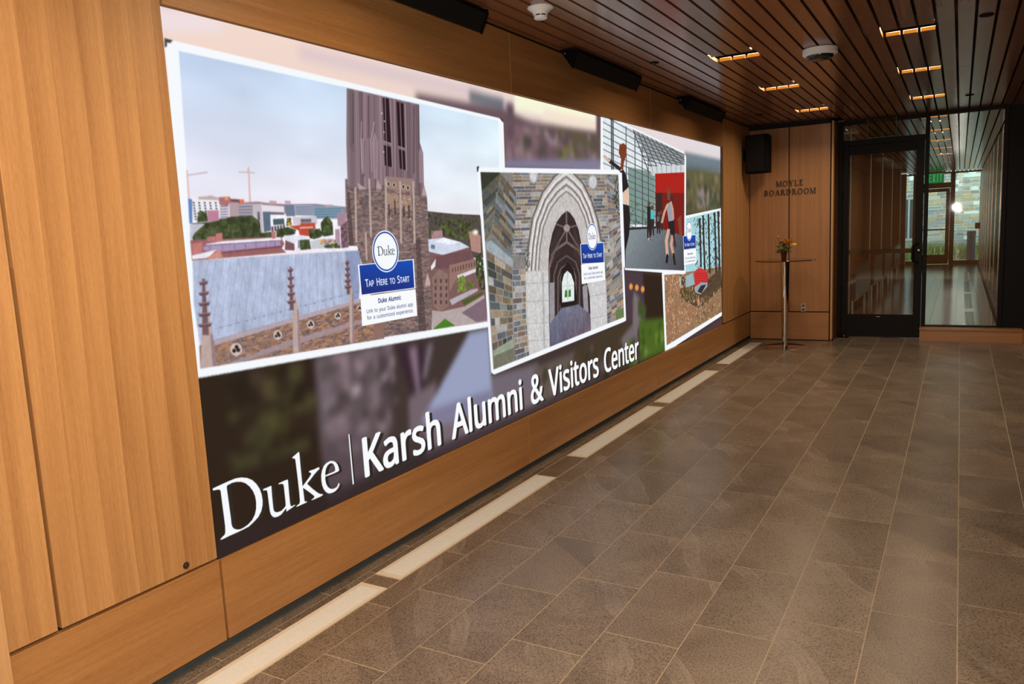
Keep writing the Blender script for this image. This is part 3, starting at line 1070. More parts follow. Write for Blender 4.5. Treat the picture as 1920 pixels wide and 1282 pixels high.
sign = empty("wall_lettering", (0.51, YB, 2.01), "dark raised metal capitals MOYLE BOARDROOM on the wood back wall", "sign")
LETTER_MAT = plain("dark_letter_metal", (0.03, 0.027, 0.024), 0.4, 0.3)
for word, x0, x1, z, h in (("MOYLE", 0.346, 0.680, 2.029, 0.070), ("BOARDROOM", 0.194, 0.833, 1.918, 0.070)):
    made = [letter_bm(c, h) for c in word]
    gap = (x1 - x0 - sum(m[1] for m in made)) / (len(word) - 1)
    x = x0
    for bm, W in made:
        o = mesh_obj("letter", bm, LETTER_MAT, sign)
        o.location = (x - 0.51, -0.003, z - 2.01)
        x += W + gap

# glass pedestal table with its flowers
t = empty("pedestal_table", (0.572, 10.15, 0.0), "tall round glass-topped pedestal table with a tapered chrome column by the back wall", "table")
TOPGLASS = plain("smoked_table_glass", (0.05, 0.028, 0.02), 0.05, 0, 0.7)
bm = bmesh.new()
lathe(bm, [(0, 1.090), (0.357, 1.090), (0.360, 1.093), (0.360, 1.099), (0.357, 1.102), (0, 1.102)], 64)
smooth(mesh_obj("table_top", bm, TOPGLASS, t))
bm = bmesh.new()
lathe(bm, [(0, 0.012), (0.032, 0.012), (0.034, 0.03), (0.029, 0.05), (0.033, 0.10), (0.058, 1.06), (0.058, 1.082), (0, 1.082)], 40)
smooth(mesh_obj("column", bm, CHROME, t))
bm = bmesh.new()
lathe(bm, [(0, 1.082), (0.075, 1.082), (0.075, 1.090), (0, 1.090)], 32)
smooth(mesh_obj("mount_plate", bm, CHROME, t))
bm = bmesh.new()
lathe(bm, [(0, 0), (0.272, 0), (0.274, 0.004), (0.265, 0.009), (0.06, 0.014), (0, 0.014)], 64)
smooth(mesh_obj("foot_disc", bm, CHROME, t))

t = empty("flower_vase", (0.56, 10.14, 1.102), "small dark amber tapered vase in the middle of the tall table", "vase")
AMB = plain("dark_amber_glass", (0.07, 0.025, 0.008), 0.08, 0, 0.7)
bm = bmesh.new()
lathe(bm, [(0, 0), (0.026, 0), (0.028, 0.005), (0.040, 0.112), (0.036, 0.112), (0.025, 0.01), (0, 0.01)], 24)
smooth(mesh_obj("vessel", bm, AMB, t))
bm = bmesh.new()
lathe(bm, [(0.0385, 0.108), (0.041, 0.108), (0.042, 0.112), (0.041, 0.115), (0.0385, 0.115)], 24)
smooth(mesh_obj("rim", bm, AMB, t))

t = empty("bouquet", (0.56, 10.14, 1.18), "small bouquet of orange, yellow and dark red blooms with green leaves in the vase", "flowers")
F_OR, F_YE, F_RE, F_PA = (plain("petal_orange", (0.95, 0.36, 0.02), 0.6), plain("petal_yellow", (0.85, 0.58, 0.04), 0.6), plain("petal_dark_red", (0.16, 0.015, 0.02), 0.6), plain("petal_lime", (0.60, 0.62, 0.20), 0.6))
STEM_G = plain("stem_green", (0.08, 0.15, 0.04), 0.6)


def flower(x, y, z, r, mat, layers=3, n=9):
    bm = bmesh.new()
    for L in range(layers):
        k = 1 - L * 0.28
        tilt = 0.35 + 0.45 * L
        for i in range(n):
            a = 2 * PI * (i + 0.5 * L) / n
            ca, sa = math.cos(a), math.sin(a)
            rr = r * k
            pts = []
            for (u, v, w) in ((0.08, 0, 0.0), (0.55, 0.30, 0.35), (1.0, 0.0, 0.75), (0.55, -0.30, 0.35)):
                px = u * rr * math.cos(tilt)
                pz = u * rr * math.sin(tilt) * 0.8
                pts.append(bm.verts.new((px * ca - v * rr * sa, px * sa + v * rr * ca, pz)))
            bm.faces.new(pts)
    bmesh.ops.create_uvsphere(bm, u_segments=8, v_segments=6, radius=r * 0.3, matrix=Matrix.Translation((0, 0, r * 0.2)))
    o = mesh_obj("bloom", bm, mat, t)
    o.location = (x, y, z)
    o.rotation_euler = (RN.uniform(0.2, 0.9), RN.uniform(-0.5, 0.5), RN.uniform(0, 6))
    bm = bmesh.new()
    tube(bm, [(0, 0, -0.05), (x * 0.4, y * 0.4, z * 0.4), (x, y, z)], 0.0025, 6)
    mesh_obj("stem", bm, STEM_G, t)


flower(0.055, -0.02, 0.145, 0.068, F_OR)
flower(0.025, -0.04, 0.125, 0.055, F_OR)
flower(-0.075, -0.01, 0.20, 0.042, F_YE)
flower(0.085, 0.02, 0.195, 0.03, F_YE)
flower(-0.02, -0.03, 0.13, 0.04, F_RE)
flower(-0.025, -0.055, 0.06, 0.058, F_PA)
flower(0.12, 0.0, 0.10, 0.04, F_YE)
flower(0.0, 0.03, 0.12, 0.045, F_RE)
for k in range(26):
    bm = bmesh.new()
    L, w = RN.uniform(0.05, 0.09), RN.uniform(0.016, 0.028)
    v = [bm.verts.new(p) for p in ((0, 0, 0), (w, L * 0.45, 0.008), (0, L, -0.006), (-w, L * 0.45, 0.008))]
    bm.faces.new([v[0], v[1], v[2]])
    bm.faces.new([v[0], v[2], v[3]])
    o = mesh_obj("leaf", bm, LEAF, t)
    a = RN.uniform(0, 2 * PI)
    o.location = (0.035 * math.cos(a), 0.03 * math.sin(a), RN.uniform(0.0, 0.09))
    o.rotation_euler = (RN.uniform(0.1, 0.9), RN.uniform(-0.4, 0.4), a - PI / 2)

# clear exit panel hung before the transom, and the lit one far down the corridor
t = empty("glass_sign", (1.565, 11.10, 2.824), "clear edge-lit glass sign panel with a faint green edge above the door", "sign")
EDGE_G = glow("green_glass_edge", (0.05, 0.35, 0.18), 0.10)
box("mount_rail", -0.17, 0.17, -0.012, 0.012, -0.016, 0.0, BRONZE, t)
box("glass_panel", -0.163, 0.163, -0.004, 0.004, -0.25, -0.016, glass("exit_panel_glass", (0.66, 0.72, 0.62)), t)
for a in ((-0.166, -0.163, -0.25, -0.016), (0.163, 0.166, -0.25, -0.016), (-0.166, 0.166, -0.253, -0.25)):
    box("edge", a[0], a[1], -0.004, 0.004, a[2], a[3], EDGE_G, t)
t = empty("exit_sign", (1.78, 26.8, 2.80), "glowing green EXIT sign hanging in the corridor before the far glass", "sign")
GREEN = glow("exit_green", (0.0, 0.62, 0.16), 0.75)
DGREEN = glow("exit_green_field", (0.0, 0.22, 0.07), 0.5)
box("mount_rail", -0.24, 0.24, -0.02, 0.02, -0.03, 0.02, BRONZE, t)
panel = box("panel", -0.22, 0.22, -0.006, 0.006, -0.32, -0.02, DGREEN, t)
for ch, x in zip("EXIT", (-0.165, -0.06, 0.045, 0.12)):
    bm = bmesh.new()
    w, h, s = 0.07, 0.22, 0.02
    def seg(p, q, ww):
        bar(bm, p, q, ww, 0.0)
    if ch == "E":
        seg((s / 2, 0), (s / 2, h), s)
        for z in (s / 2, h / 2, h - s / 2):
            seg((0, z), (w, z), s)
    elif ch == "X":
        seg((s / 2, 0), (w - s / 2, h), s)
        seg((w - s / 2, 0), (s / 2, h), s)
    elif ch == "I":
        seg((w * 0.3, 0), (w * 0.3, h), s)
    else:
        seg((w / 2, 0), (w / 2, h), s)
        seg((0, h - s / 2), (w, h - s / 2), s)
    o = mesh_obj("letter", bm, GREEN, panel)
    o.location = (x - 0.02, -0.006, -0.28)

t = empty("door_stop", (1.12, 11.14, 0.0), "small dark door stop with bright tip at the glass door's hinge side", "door stop")
bm = bmesh.new()
prism(bm, [(-0.06, 0.0), (0.09, 0.0), (0.07, 0.008), (-0.03, 0.022), (-0.06, 0.022)], -0.03, 0.03, "y")
mesh_obj("wedge", bm, SPEAKER, t)
bm = bmesh.new()
lathe(bm, [(0, 0.014), (0.014, 0.014), (0.014, 0.035), (0.010, 0.042), (0, 0.043)], 16, (0.03, -0.01, 0))
smooth(mesh_obj("stud", bm, CHROME, t))
# =====================================================================
# the picture shown on the video screen: drawn from image pixel coordinates mapped to screen millimetres.
# Pixels of zoomed image crops; each 3x3 map projects them onto the screen.
# =====================================================================
CROP_MAPS = {  # image crop pixels to screen millimetres, through the fitted camera
    "p": (-1.825973, 0.1894385, 544.8045, 0.7366703, 1.574973, -1954.254, 0.0005509973, 1.825366e-05, -1),
    "d": (-0.3705493, 0.03844322, -13.10611, 0.1494943, 0.3196131, -467.1997, 0.0001118152, 3.704261e-06, -1),
    "c": (-0.4533288, 0.04703131, -923.8056, 0.1828909, 0.3910136, -1282.957, 0.0001367944, 4.531781e-06, -1),
    "t": (-0.5474877, 0.05679997, -887.7296, 0.2208783, 0.4722294, -1928.689, 0.0001652074, 5.473058e-06, -1),
    "l": (-0.6823491, 0.07079138, -839.5233, 0.2752868, 0.5885525, -1500.215, 0.0002059025, 6.821223e-06, -1),
    "y": (-0.3774518, 0.03915933, -12.05918, 0.1522791, 0.3255668, -1429.475, 0.0001138981, 3.773263e-06, -1),
    "r": (-0.4130669, 0.04285428, -29.64439, 0.1666476, 0.3562862, -1196.396, 0.0001246452, 4.129296e-06, -1),
    "a": (-1.158293, 0.120169, -2030.166, 0.4673016, 0.9990728, -1638.695, 0.0003495213, 1.157908e-05, -1),
    "g": (-1.776849, 0.184342, -3753.521, 0.7168518, 1.532601, -2135.34, 0.0005361739, 1.776259e-05, -1),
    "b": (-0.7520035, 0.07801778, -3.579143, 0.3033881, 0.6486321, -2076.496, 0.0002269211, 7.517535e-06, -1),
    "e": (-0.758305, 0.07867154, 83.35596, 0.3059304, 0.6540674, -1370.877, 0.0002288226, 7.58053e-06, -1),
    "k": (-0.6776518, 0.07030405, -133.2591, 0.2733917, 0.5845009, -841.4203, 0.0002044851, 6.774266e-06, -1),
    "m": (-0.7979273, 0.08278222, -1463.404, 0.3219157, 0.6882432, -765.954, 0.0002407789, 7.976621e-06, -1),
}
CROP_MAPS = {k: np.array(v).reshape(3, 3) for k, v in CROP_MAPS.items()}


class Loops(list):
    raw = None


def to_mm(s, pts):
    p = np.c_[np.array(pts, float), np.ones(len(pts))] @ CROP_MAPS[s].T
    return [tuple(q) for q in p[:, :2] / p[:, 2:]]


def P(txt):
    out, raw, cur, s = Loops(), [], [], "p"
    for tok in txt.split():
        if tok == "/":
            out.append(cur)
            cur = []
        elif tok.isalpha():
            s = tok
        else:
            x, y = tok.split(",")
            raw.append((s, (float(x), float(y))))
            cur += to_mm(s, [(float(x), float(y))])
    out.append(cur)
    out.raw = raw
    return out


def Pq(s, pts):
    out = Loops([to_mm(s, pts)])
    out.raw = [(s, p) for p in pts]
    return out


GLYPHS = {}
for _ln in """ 130/
&246/93,-3 72,-1 54,4 38,14 27,27 20,43 18,62 19,79 24,92 32,104 42,114 55,124 70,133 50,159 43,174 40,191 42,206 48,219 57,230 69,237 84,242 102,243 119,242 133,237 145,230 153,220 158,207 160,192 157,172 147,156 137,146 125,137 112,129 177,66 185,78 191,90 200,120 230,120 226,106 222,93 217,80 208,63 196,48 245,0 205,0 176,28 165,19 153,12 141,5 127,1 111,-2|94,146 111,158 122,168 129,179 131,192 129,203 123,212 113,217 101,219 88,217 78,212 71,203 69,191 71,180 76,169 83,158|94,23 114,25 131,30 145,38 157,47 87,115 71,104 59,93 51,80 49,63 52,47 61,34 76,26
.90/45,-5 37,-3 30,1 26,8 24,18 26,29 30,36 37,39 45,41 53,39 60,36 64,29 66,18 64,8 60,1 53,-3
:90/45,139 37,140 30,144 26,151 24,162 26,173 30,180 37,183 45,185 53,183 60,180 64,173 66,162 64,151 60,144 53,140|45,-5 37,-3 30,1 26,8 24,18 26,29 30,36 37,39 45,41 53,39 60,36 64,29 66,18 64,8 60,1 53,-3
A214/0,0 94,241 121,241 214,0 183,0 154,74 59,74 31,0|69,101 145,101 118,174 115,183 110,198 107,210 101,189 96,174
B218/33,0 33,240 101,240 129,238 151,234 169,226 182,215 190,200 192,180 189,161 180,145 166,134 146,127 146,126 161,122 174,117 185,109 193,99 198,85 200,68 198,48 190,31 178,18 161,8 141,2 117,0|63,138 107,138 126,139 140,142 149,148 158,160 161,177 157,194 147,205 136,210 121,213 102,214 63,214|63,26 111,26 130,27 145,31 155,38 165,52 168,71 165,88 155,101 144,107 129,111 109,112 63,112
C212/131,-3 108,-2 87,3 70,12 55,23 42,38 33,55 26,74 22,96 20,120 22,143 26,165 34,184 44,201 57,216 73,228 91,236 112,241 136,243 160,242 182,237 202,229 190,203 165,213 151,216 135,217 111,214 91,205 75,191 62,171 55,148 52,120 55,92 62,69 73,49 89,35 110,26 135,23 165,26 192,33 192,6 165,-1
D245/33,0 33,240 106,240 130,238 150,234 169,226 186,216 199,203 210,187 218,168 223,147 225,122 221,85 210,55 192,31 167,14 136,3 99,0|63,26 95,26 130,30 158,41 177,60 189,87 193,121 190,150 182,174 169,192 151,204 129,211 102,214 63,214
E186/33,0 33,240 167,240 167,213 63,213 63,138 161,138 161,112 63,112 63,27 167,27 167,0
H249/33,0 33,240 63,240 63,138 186,138 186,240 216,240 216,0 186,0 186,112 63,112 63,0
I114/13,0 13,17 42,24 42,216 13,222 13,240 100,240 100,222 72,216 72,24 100,17 100,0
K208/33,0 33,240 63,240 63,122 83,144 104,167 169,240 204,240 109,135 208,0 172,0 87,115 63,93 63,0
L176/33,0 33,240 63,240 63,27 168,27 168,0
M304/33,0 33,240 77,240 151,43 152,43 228,240 272,240 272,0 242,0 242,147 243,182 244,210 243,210 163,0 138,0 59,210 58,210 60,182 60,145 60,0
O262/131,-3 108,-2 87,4 69,12 54,24 42,38 33,55 26,75 22,97 20,121 22,144 26,166 33,185 42,202 54,216 69,228 87,237 108,242 132,243 154,242 174,237 192,228 207,217 219,202 229,185 236,166 240,144 242,120 240,96 236,75 229,55 219,38 207,24 192,12 174,4 154,-2|131,23 156,26 176,34 191,49 202,68 208,92 210,120 208,148 202,172 191,191 176,206 156,214 132,217 107,214 87,206 72,191 61,172 55,148 52,120 55,92 61,68 72,49 87,34 107,26
P203/33,0 33,240 96,240 125,238 147,232 165,221 176,207 184,190 186,169 184,150 177,132 170,121 160,112 147,104 132,98 113,95 90,93 63,93 63,0|63,119 87,119 108,120 125,124 138,130 147,139 153,152 155,168 151,188 140,202 128,209 113,213 93,214 63,214
R209/33,0 33,240 99,240 126,238 148,232 165,223 177,210 184,193 186,172 184,154 179,140 171,128 161,119 150,113 138,107 204,0 169,0 110,99 63,99 63,0|63,125 99,125 116,126 131,130 141,136 151,150 155,170 151,190 141,204 130,209 115,212 97,214 63,214
S184/83,-3 64,-3 46,0 30,3 17,8 17,37 47,27 65,24 84,23 101,24 114,27 125,33 135,46 138,61 137,72 133,81 126,89 116,96 82,111 63,119 48,128 36,138 27,150 22,165 20,182 23,200 30,215 42,227 57,236 69,240 82,242 97,243 116,242 133,239 149,235 163,230 153,204 126,213 112,216 96,217 76,214 62,207 54,196 51,182 52,171 56,162 62,154 72,147 103,133 123,125 139,117 152,107 161,95 167,81 169,64 166,44 158,28 145,14 128,5 107,-1
T186/78,0 78,213 3,213 3,240 183,240 183,213 108,213 108,0
V202/86,0 0,240 32,240 86,86 95,58 101,34 107,58 116,87 170,240 201,240 116,0
X197/1,0 81,125 6,240 40,240 99,146 158,240 190,240 116,126 195,0 161,0 98,104 33,0
Y190/80,0 80,92 0,240 33,240 95,122 157,240 190,240 110,93 110,0
a188/72,-3 57,-2 43,2 32,10 23,20 17,33 15,50 18,67 25,80 37,92 53,100 75,105 102,107 132,108 132,119 130,138 123,150 111,157 95,159 81,158 68,155 44,145 35,168 48,173 63,178 80,182 97,183 117,181 133,177 145,169 154,157 159,142 161,123 161,0 140,0 134,26 133,26 121,13 108,4 93,-2|79,20 100,24 117,33 125,43 130,56 132,72 132,88 105,87 85,85 70,82 59,76 49,65 46,50 48,37 55,28 66,22
c161/101,-3 85,-2 71,1 58,6 47,14 37,24 29,37 23,52 20,69 18,89 20,110 23,128 30,143 38,156 48,166 60,174 73,179 87,182 103,183 129,180 150,174 141,149 122,155 102,157 73,150 55,127 49,89 50,69 55,53 62,39 72,30 85,24 100,22 114,23 126,25 147,33 147,6 127,-1
d206/92,-3 71,-1 54,7 39,20 27,38 21,61 18,90 21,118 27,141 39,160 54,173 72,181 93,183 112,181 127,176 139,167 148,157 150,157 149,170 148,183 148,255 178,255 178,0 154,0 150,24 148,24 139,14 127,5 112,-1|97,21 114,23 128,28 137,37 144,49 147,65 149,84 149,89 148,110 144,127 138,141 128,151 115,157 97,159 82,157 70,150 61,140 54,126 50,109 49,89 50,69 54,52 61,39 70,29 82,23
e190/105,-3 89,-2 74,1 60,7 48,15 38,25 29,38 23,53 20,70 18,89 20,107 23,124 28,139 36,152 45,163 56,172 69,178 83,182 98,183 113,182 126,179 138,173 153,161 163,145 168,132 171,118 172,102 172,84 49,84 51,66 56,50 65,38 76,29 90,24 106,22 123,23 137,25 164,34 164,8 137,-1 122,-3|50,108 141,108 139,128 131,145 117,156 98,159 79,156 64,146 57,135 52,123
f116/37,0 37,157 5,157 5,171 37,181 37,191 38,213 43,229 52,242 64,250 78,255 95,257 115,255 130,251 122,228 110,231 95,233 82,230 73,223 68,210 66,192 66,180 111,180 111,157 66,157 66,0
h208/29,0 29,255 58,255 58,180 56,155 58,155 69,167 82,176 98,181 115,183 135,181 151,176 164,167 173,155 178,138 180,117 180,0 151,0 151,115 147,139 133,154 111,158 93,157 79,151 69,142 63,129 59,112 58,93 58,0
i86/44,210 37,211 31,215 27,220 26,229 27,237 31,243 37,246 44,247 50,246 56,243 59,237 61,229 59,220 56,215 50,211|29,0 29,180 58,180 58,0
k180/29,0 29,255 58,255 58,122 57,108 56,93 58,93 64,100 72,111 79,119 137,180 171,180 98,103 176,0 141,0 78,84 58,66 58,0
l86/29,0 29,255 58,255 58,0
m314/29,0 29,180 52,180 57,155 58,155 68,168 81,176 96,182 111,183 136,180 155,170 167,153 168,153 179,167 193,176 209,181 226,183 245,182 260,176 272,168 280,155 285,138 287,117 287,0 258,0 258,116 253,140 241,154 221,158 205,157 193,152 184,143 177,132 174,117 172,99 172,0 143,0 143,116 139,140 127,154 106,158 90,157 77,151 69,142 63,129 59,113 58,93 58,0
n208/29,0 29,180 52,180 57,155 58,155 69,168 83,176 98,182 115,183 135,182 151,176 164,168 173,155 178,138 180,117 180,0 151,0 151,115 147,139 133,154 111,158 93,157 79,151 70,142 63,129 59,113 58,93 58,0
o203/101,-3 86,-2 72,1 59,8 47,16 37,27 29,39 23,54 20,71 18,90 21,118 28,141 41,159 58,173 78,181 102,183 118,182 132,178 145,172 157,164 166,154 174,141 180,126 184,109 185,90 183,63 175,40 162,21 145,8 125,-1|102,21 118,23 132,29 142,40 149,54 153,71 154,90 153,110 149,127 142,140 132,150 118,156 101,158 85,156 71,150 61,140 55,127 50,110 49,90 50,71 55,54 62,40 72,29 85,23
p206/29,-81 29,180 53,180 57,155 58,155 67,166 79,175 95,181 114,183 135,181 153,173 168,160 179,142 186,119 188,90 186,62 179,39 168,20 153,7 135,-1 114,-3 95,-1 79,5 67,13 58,23 56,23 57,8 58,-7 58,-81|109,21 124,23 137,30 146,41 152,55 156,72 157,91 156,110 152,126 146,140 136,150 124,156 109,158 92,157 79,152 70,143 64,131 60,115 58,96 58,90 59,70 63,53 69,39 78,29 92,23
r138/29,0 29,180 53,180 56,147 57,147 67,161 80,173 95,181 112,183 123,183 134,181 130,154 120,156 110,156 97,155 85,149 74,140 65,128 60,113 58,96 58,0
s161/74,-3 56,-3 41,0 29,3 17,8 17,35 43,25 59,22 75,20 94,22 107,28 115,36 117,47 116,53 113,59 108,64 100,70 73,82 43,95 32,103 24,111 19,122 17,136 22,156 36,171 49,178 66,182 85,183 101,183 115,180 142,171 132,148 108,156 96,158 83,159 67,158 55,153 48,146 45,137 46,130 50,125 56,120 64,115 92,103 121,90 132,82 139,74 144,63 146,50 144,34 137,20 126,10 112,3 94,-2
t121/84,-3 70,-2 58,2 47,8 38,18 33,33 31,52 31,157 5,157 5,171 31,183 43,221 60,221 60,180 112,180 112,157 60,157 60,53 62,39 68,29 77,23 89,21 102,22 114,25 114,2 100,-2
u208/92,-3 72,-2 56,4 43,12 34,25 28,41 27,62 27,180 56,180 56,64 61,40 74,26 96,21 114,23 128,29 138,38 144,51 148,67 149,86 149,180 179,180 179,0 155,0 150,24 149,24 139,12 125,3 109,-2
x178/6,0 71,92 9,180 43,180 89,112 135,180 168,180 106,92 172,0 138,0 89,72 39,0
y172/28,-81 14,-80 4,-78 4,-54 13,-56 24,-56 37,-54 48,-48 57,-38 63,-25 73,-1 0,180 32,180 71,78 80,52 86,29 87,29 94,51 103,78 139,180 171,180 94,-25 87,-41 79,-54 69,-65 58,-74 44,-79
z158/13,0 13,19 110,157 19,157 19,180 142,180 142,158 47,23 145,23 145,0""".split("\n"):
    _c, _rest = _ln[0], _ln[1:]
    _adv, _lp = _rest.split("/")
    GLYPHS[_c] = (int(_adv) / 500, [[tuple(int(v) / 500 for v in q.split(",")) for q in l.split()] for l in _lp.split("|") if l])


CAP = max(q[1] for l in GLYPHS["H"][1] for q in l)


class Canvas:
    def __init__(self, s):
        self.s = s
        self.w, self.h = int(round(SW_MM * s)), int(round(SH_MM * s))
        self.a = np.zeros((self.h, self.w, 3), np.float32)
        self.noises = None

    def mask(self, loops):
        s = self.s
        L = [np.array(l, float) * s for l in loops if len(l) > 2]
        if not L:
            return None
        allp = np.concatenate(L)
        x0, y0 = np.floor(allp.min(0)).astype(int)
        x1, y1 = np.ceil(allp.max(0)).astype(int)
        x0, y0, x1, y1 = max(x0, 0), max(y0, 0), min(x1, self.w), min(y1, self.h)
        if x1 <= x0 or y1 <= y0:
            return None
        SS = 3
        ys = y0 + (np.arange((y1 - y0) * SS) + 0.5) / SS
        E = np.concatenate([np.c_[l, np.roll(l, -1, 0)] for l in L])
        ax, ay, bx_, by = E.T
        keep = ay != by
        ax, ay, bx_, by = ax[keep], ay[keep], bx_[keep], by[keep]
        Y = ys[:, None]
        cross = (ay <= Y) != (by <= Y)
        X = np.where(cross, ax + (Y - ay) * (bx_ - ax) / (by - ay), 1e9)
        X.sort(axis=1)
        n = int(cross.sum(1).max()) if len(ax) else 0
        cov = np.zeros((len(ys), x1 - x0), np.float32)
        gx = np.arange(x0, x1)[None]
        for k in range(0, n - 1, 2):
            a, b = X[:, k:k + 1], X[:, k + 1:k + 2]
            cov += np.clip(np.minimum(b, gx + 1) - np.maximum(a, gx), 0, 1) * (b < 1e8)
        return (slice(y0, y1), slice(x0, x1)), np.clip(cov.reshape(y1 - y0, SS, -1).mean(1), 0, 1)

    def f(self, loops, col, a=1.0):
        m = self.mask(loops)
        if m:
            k = (m[1] * a)[..., None]
            self.a[m[0]] += (np.array(col, np.float32) / 255 - self.a[m[0]]) * k

    def g4(self, loops, tl, tr, bl, br, quad=None):
        m = self.mask(loops)
        if not m:
            return
        q = np.array((quad or loops)[0]) * self.s
        x0, y0 = q.min(0)
        x1, y1 = q.max(0)
        (ys, xs), k = m
        u = np.clip((np.arange(xs.start, xs.stop) - x0) / (x1 - x0), 0, 1)[None, :, None]
        v = np.clip((np.arange(ys.start, ys.stop) - y0) / (y1 - y0), 0, 1)[:, None, None]
        c = [np.array(z, np.float32) / 255 for z in (tl, tr, bl, br)]
        g = (c[0] * (1 - u) + c[1] * u) * v + (c[2] * (1 - u) + c[3] * u) * (1 - v)
        self.a[m[0]] += (g - self.a[m[0]]) * k[..., None]

    def l(self, loops, w, col):
        pts = loops.raw
        for (s, p), (_, q) in zip(pts, pts[1:]):
            d = np.array(q) - np.array(p)
            n = np.array((-d[1], d[0])) / (np.hypot(*d) + 1e-9) * w / 2
            e = d / (np.hypot(*d) + 1e-9) * w * 0.2
            p, q = np.array(p) - e, np.array(q) + e
            self.f([to_mm(s, [p + n, q + n, q - n, p - n])], col)

    def disc(self, loops, rx, ry, col, a=1.0):
        s, (x, y) = loops.raw[0]
        self.f([to_mm(s, [(x + rx * math.cos(t * PI / 10), y + ry * math.sin(t * PI / 10)) for t in range(20)])], col, a)

    def ell(self, c, rx, ry, col):
        self.f([[(c[0] + rx * math.cos(t * PI / 30), c[1] + ry * math.sin(t * PI / 30)) for t in range(60)]], col)

    def clip(self, loops):
        cv = self

        class Ctx:
            def __enter__(s2):
                s2.m = cv.mask(loops)
                s2.keep = cv.a.copy()

            def __exit__(s2, *e):
                new = cv.a[s2.m[0]].copy()
                cv.a = s2.keep
                cv.a[s2.m[0]] += (new - cv.a[s2.m[0]]) * s2.m[1][..., None]
        return Ctx()

    def blobs(self, loops, n, r0, r1, cols, rn):
        m = self.mask(loops)
        if not m:
            return
        (ys, xs), k = m
        rows, cs = np.nonzero(k > 0.5)
        if not len(rows):
            return
        sub = Canvas.__new__(Canvas)
        sub.s, sub.h, sub.w = self.s, ys.stop - ys.start, xs.stop - xs.start
        sub.a = self.a[m[0]].copy()
        for i in range(n):
            j = rn.randrange(len(rows))
            cx, cy = (cs[j] + 0.5) / self.s, (rows[j] + 0.5) / self.s
            r = rn.uniform(r0, r1) * 0.62
            ph = rn.uniform(0, 6)
            pts = []
            for t in range(9):
                a = t * 2 * PI / 9
                q = r * rn.uniform(0.6, 1.15)
                pts.append((cx + q * 1.15 * math.cos(a + ph), cy + q * math.sin(a + ph)))
            c = rn.choice(cols)
            b = rn.uniform(0.86, 1.14)
            sub.f([pts], tuple(min(255, v * b) for v in c), 0.85)
        self.a[m[0]] += (sub.a - self.a[m[0]]) * k[..., None]

    def bricks(self, quad, rows, cols, palette, mortar, gap, rn):
        """courses between the quad's corners TL, TR, BR, BL"""
        tl, tr, br, bl = [np.array(q, float) for q in quad]
        self.f([[tuple(tl), tuple(tr), tuple(br), tuple(bl)]], mortar)
        def at(u, v):
            return (tl * (1 - u) + tr * u) * (1 - v) + (bl * (1 - u) + br * u) * v
        for r in range(rows):
            u = -rn.uniform(0, 1.0) / cols
            v0, v1 = r / rows, (r + 1) / rows
            while u < 1:
                u1 = u + rn.uniform(0.55, 1.5) / cols
                a, b = max(u, 0), min(u1, 1)
                if b > a + 0.15 / cols:
                    pts = np.array([at(a, v0), at(b, v0), at(b, v1), at(a, v1)])
                    c = pts.mean(0)
                    d = pts - c
                    sz = np.abs(d).max(0)
                    pts = c + d * np.clip(1 - gap * 0.5 / np.maximum(sz, 1e-3), 0.45, 1)
                    cc = rn.choice(palette)
                    k = rn.uniform(0.85, 1.15)
                    self.f([[tuple(p) for p in pts]], tuple(min(255, x * k) for x in cc))
                u = u1

    def tex(self, loops, amp, kind):
        m = self.mask(loops)
        (ys, xs), k = m
        rng = np.random.RandomState(kind + 5)
        h, w = ys.stop - ys.start, xs.stop - xs.start
        tot = np.zeros((h, w), np.float32)
        for fx, fy, wt in {0: ((180, 60, 1), (90, 30, 0.6)), 1: ((40, 160, 0.6), (12, 40, 0.5), (5, 14, 0.4)), 2: ((10, 10, 0.6), (3, 3, 0.8))}[kind]:
            gx, gy = max(2, int(w / fx) + 2), max(2, int(h / fy) + 2)
            g = rng.uniform(-1, 1, (gy, gx)).astype(np.float32)
            tot += wt * bilinear(g, w, h)
        self.a[m[0]] *= 1 + (amp * tot * k)[..., None]
        np.clip(self.a, 0, 1, out=self.a)

    def blur(self, r):
        for _ in range(3):
            for ax in (0, 1):
                p = np.pad(self.a, [(r, r) if i == ax else (0, 0) for i in range(3)], mode="edge")
                c = np.cumsum(p, axis=ax)
                n = self.a.shape[ax]
                lead = [slice(None)] * 3
                lead[ax] = slice(2 * r, 2 * r + n)
                back = [slice(None)] * 3
                back[ax] = slice(0, n)
                first = p.take([0], axis=ax) * 0
                c0 = np.concatenate([first, c], axis=ax)
                hi = [slice(None)] * 3
                hi[ax] = slice(2 * r + 1, 2 * r + 1 + n)
                self.a = ((c0[tuple(hi)] - c0[tuple(back)]) / (2 * r + 1)).astype(np.float32)

    def resized(self, w, h):
        return np.stack([bilinear(self.a[..., c], w, h) for c in range(3)], -1)

    def outline(self, loops, col, bold=0.0, wide=1.0):
        """fill, widened by bold mm"""
        if not bold:
            return self.f(loops, col)
        m0 = None
        offs = [(0, 0)] + [(bold * wide / 2 * math.cos(k * PI / 4), bold / 2 * math.sin(k * PI / 4)) for k in range(8)]
        acc = np.zeros((0, 0))
        allp = np.concatenate([np.array(l) for l in loops]) * self.s
        pad = int(bold * wide * self.s) + 3
        x0, y0 = np.maximum(np.floor(allp.min(0)).astype(int) - pad, 0)
        x1 = min(int(allp[:, 0].max()) + pad + 1, self.w)
        y1 = min(int(allp[:, 1].max()) + pad + 1, self.h)
        if x1 <= x0 or y1 <= y0:
            return
        acc = np.zeros((y1 - y0, x1 - x0), np.float32)
        for dx, dy in offs:
            m = self.mask([[(p[0] + dx, p[1] + dy) for p in l] for l in loops])
            if m:
                (ys, xs), k = m
                v = acc[ys.start - y0:ys.stop - y0, xs.start - x0:xs.stop - x0]
                np.maximum(v, k, out=v)
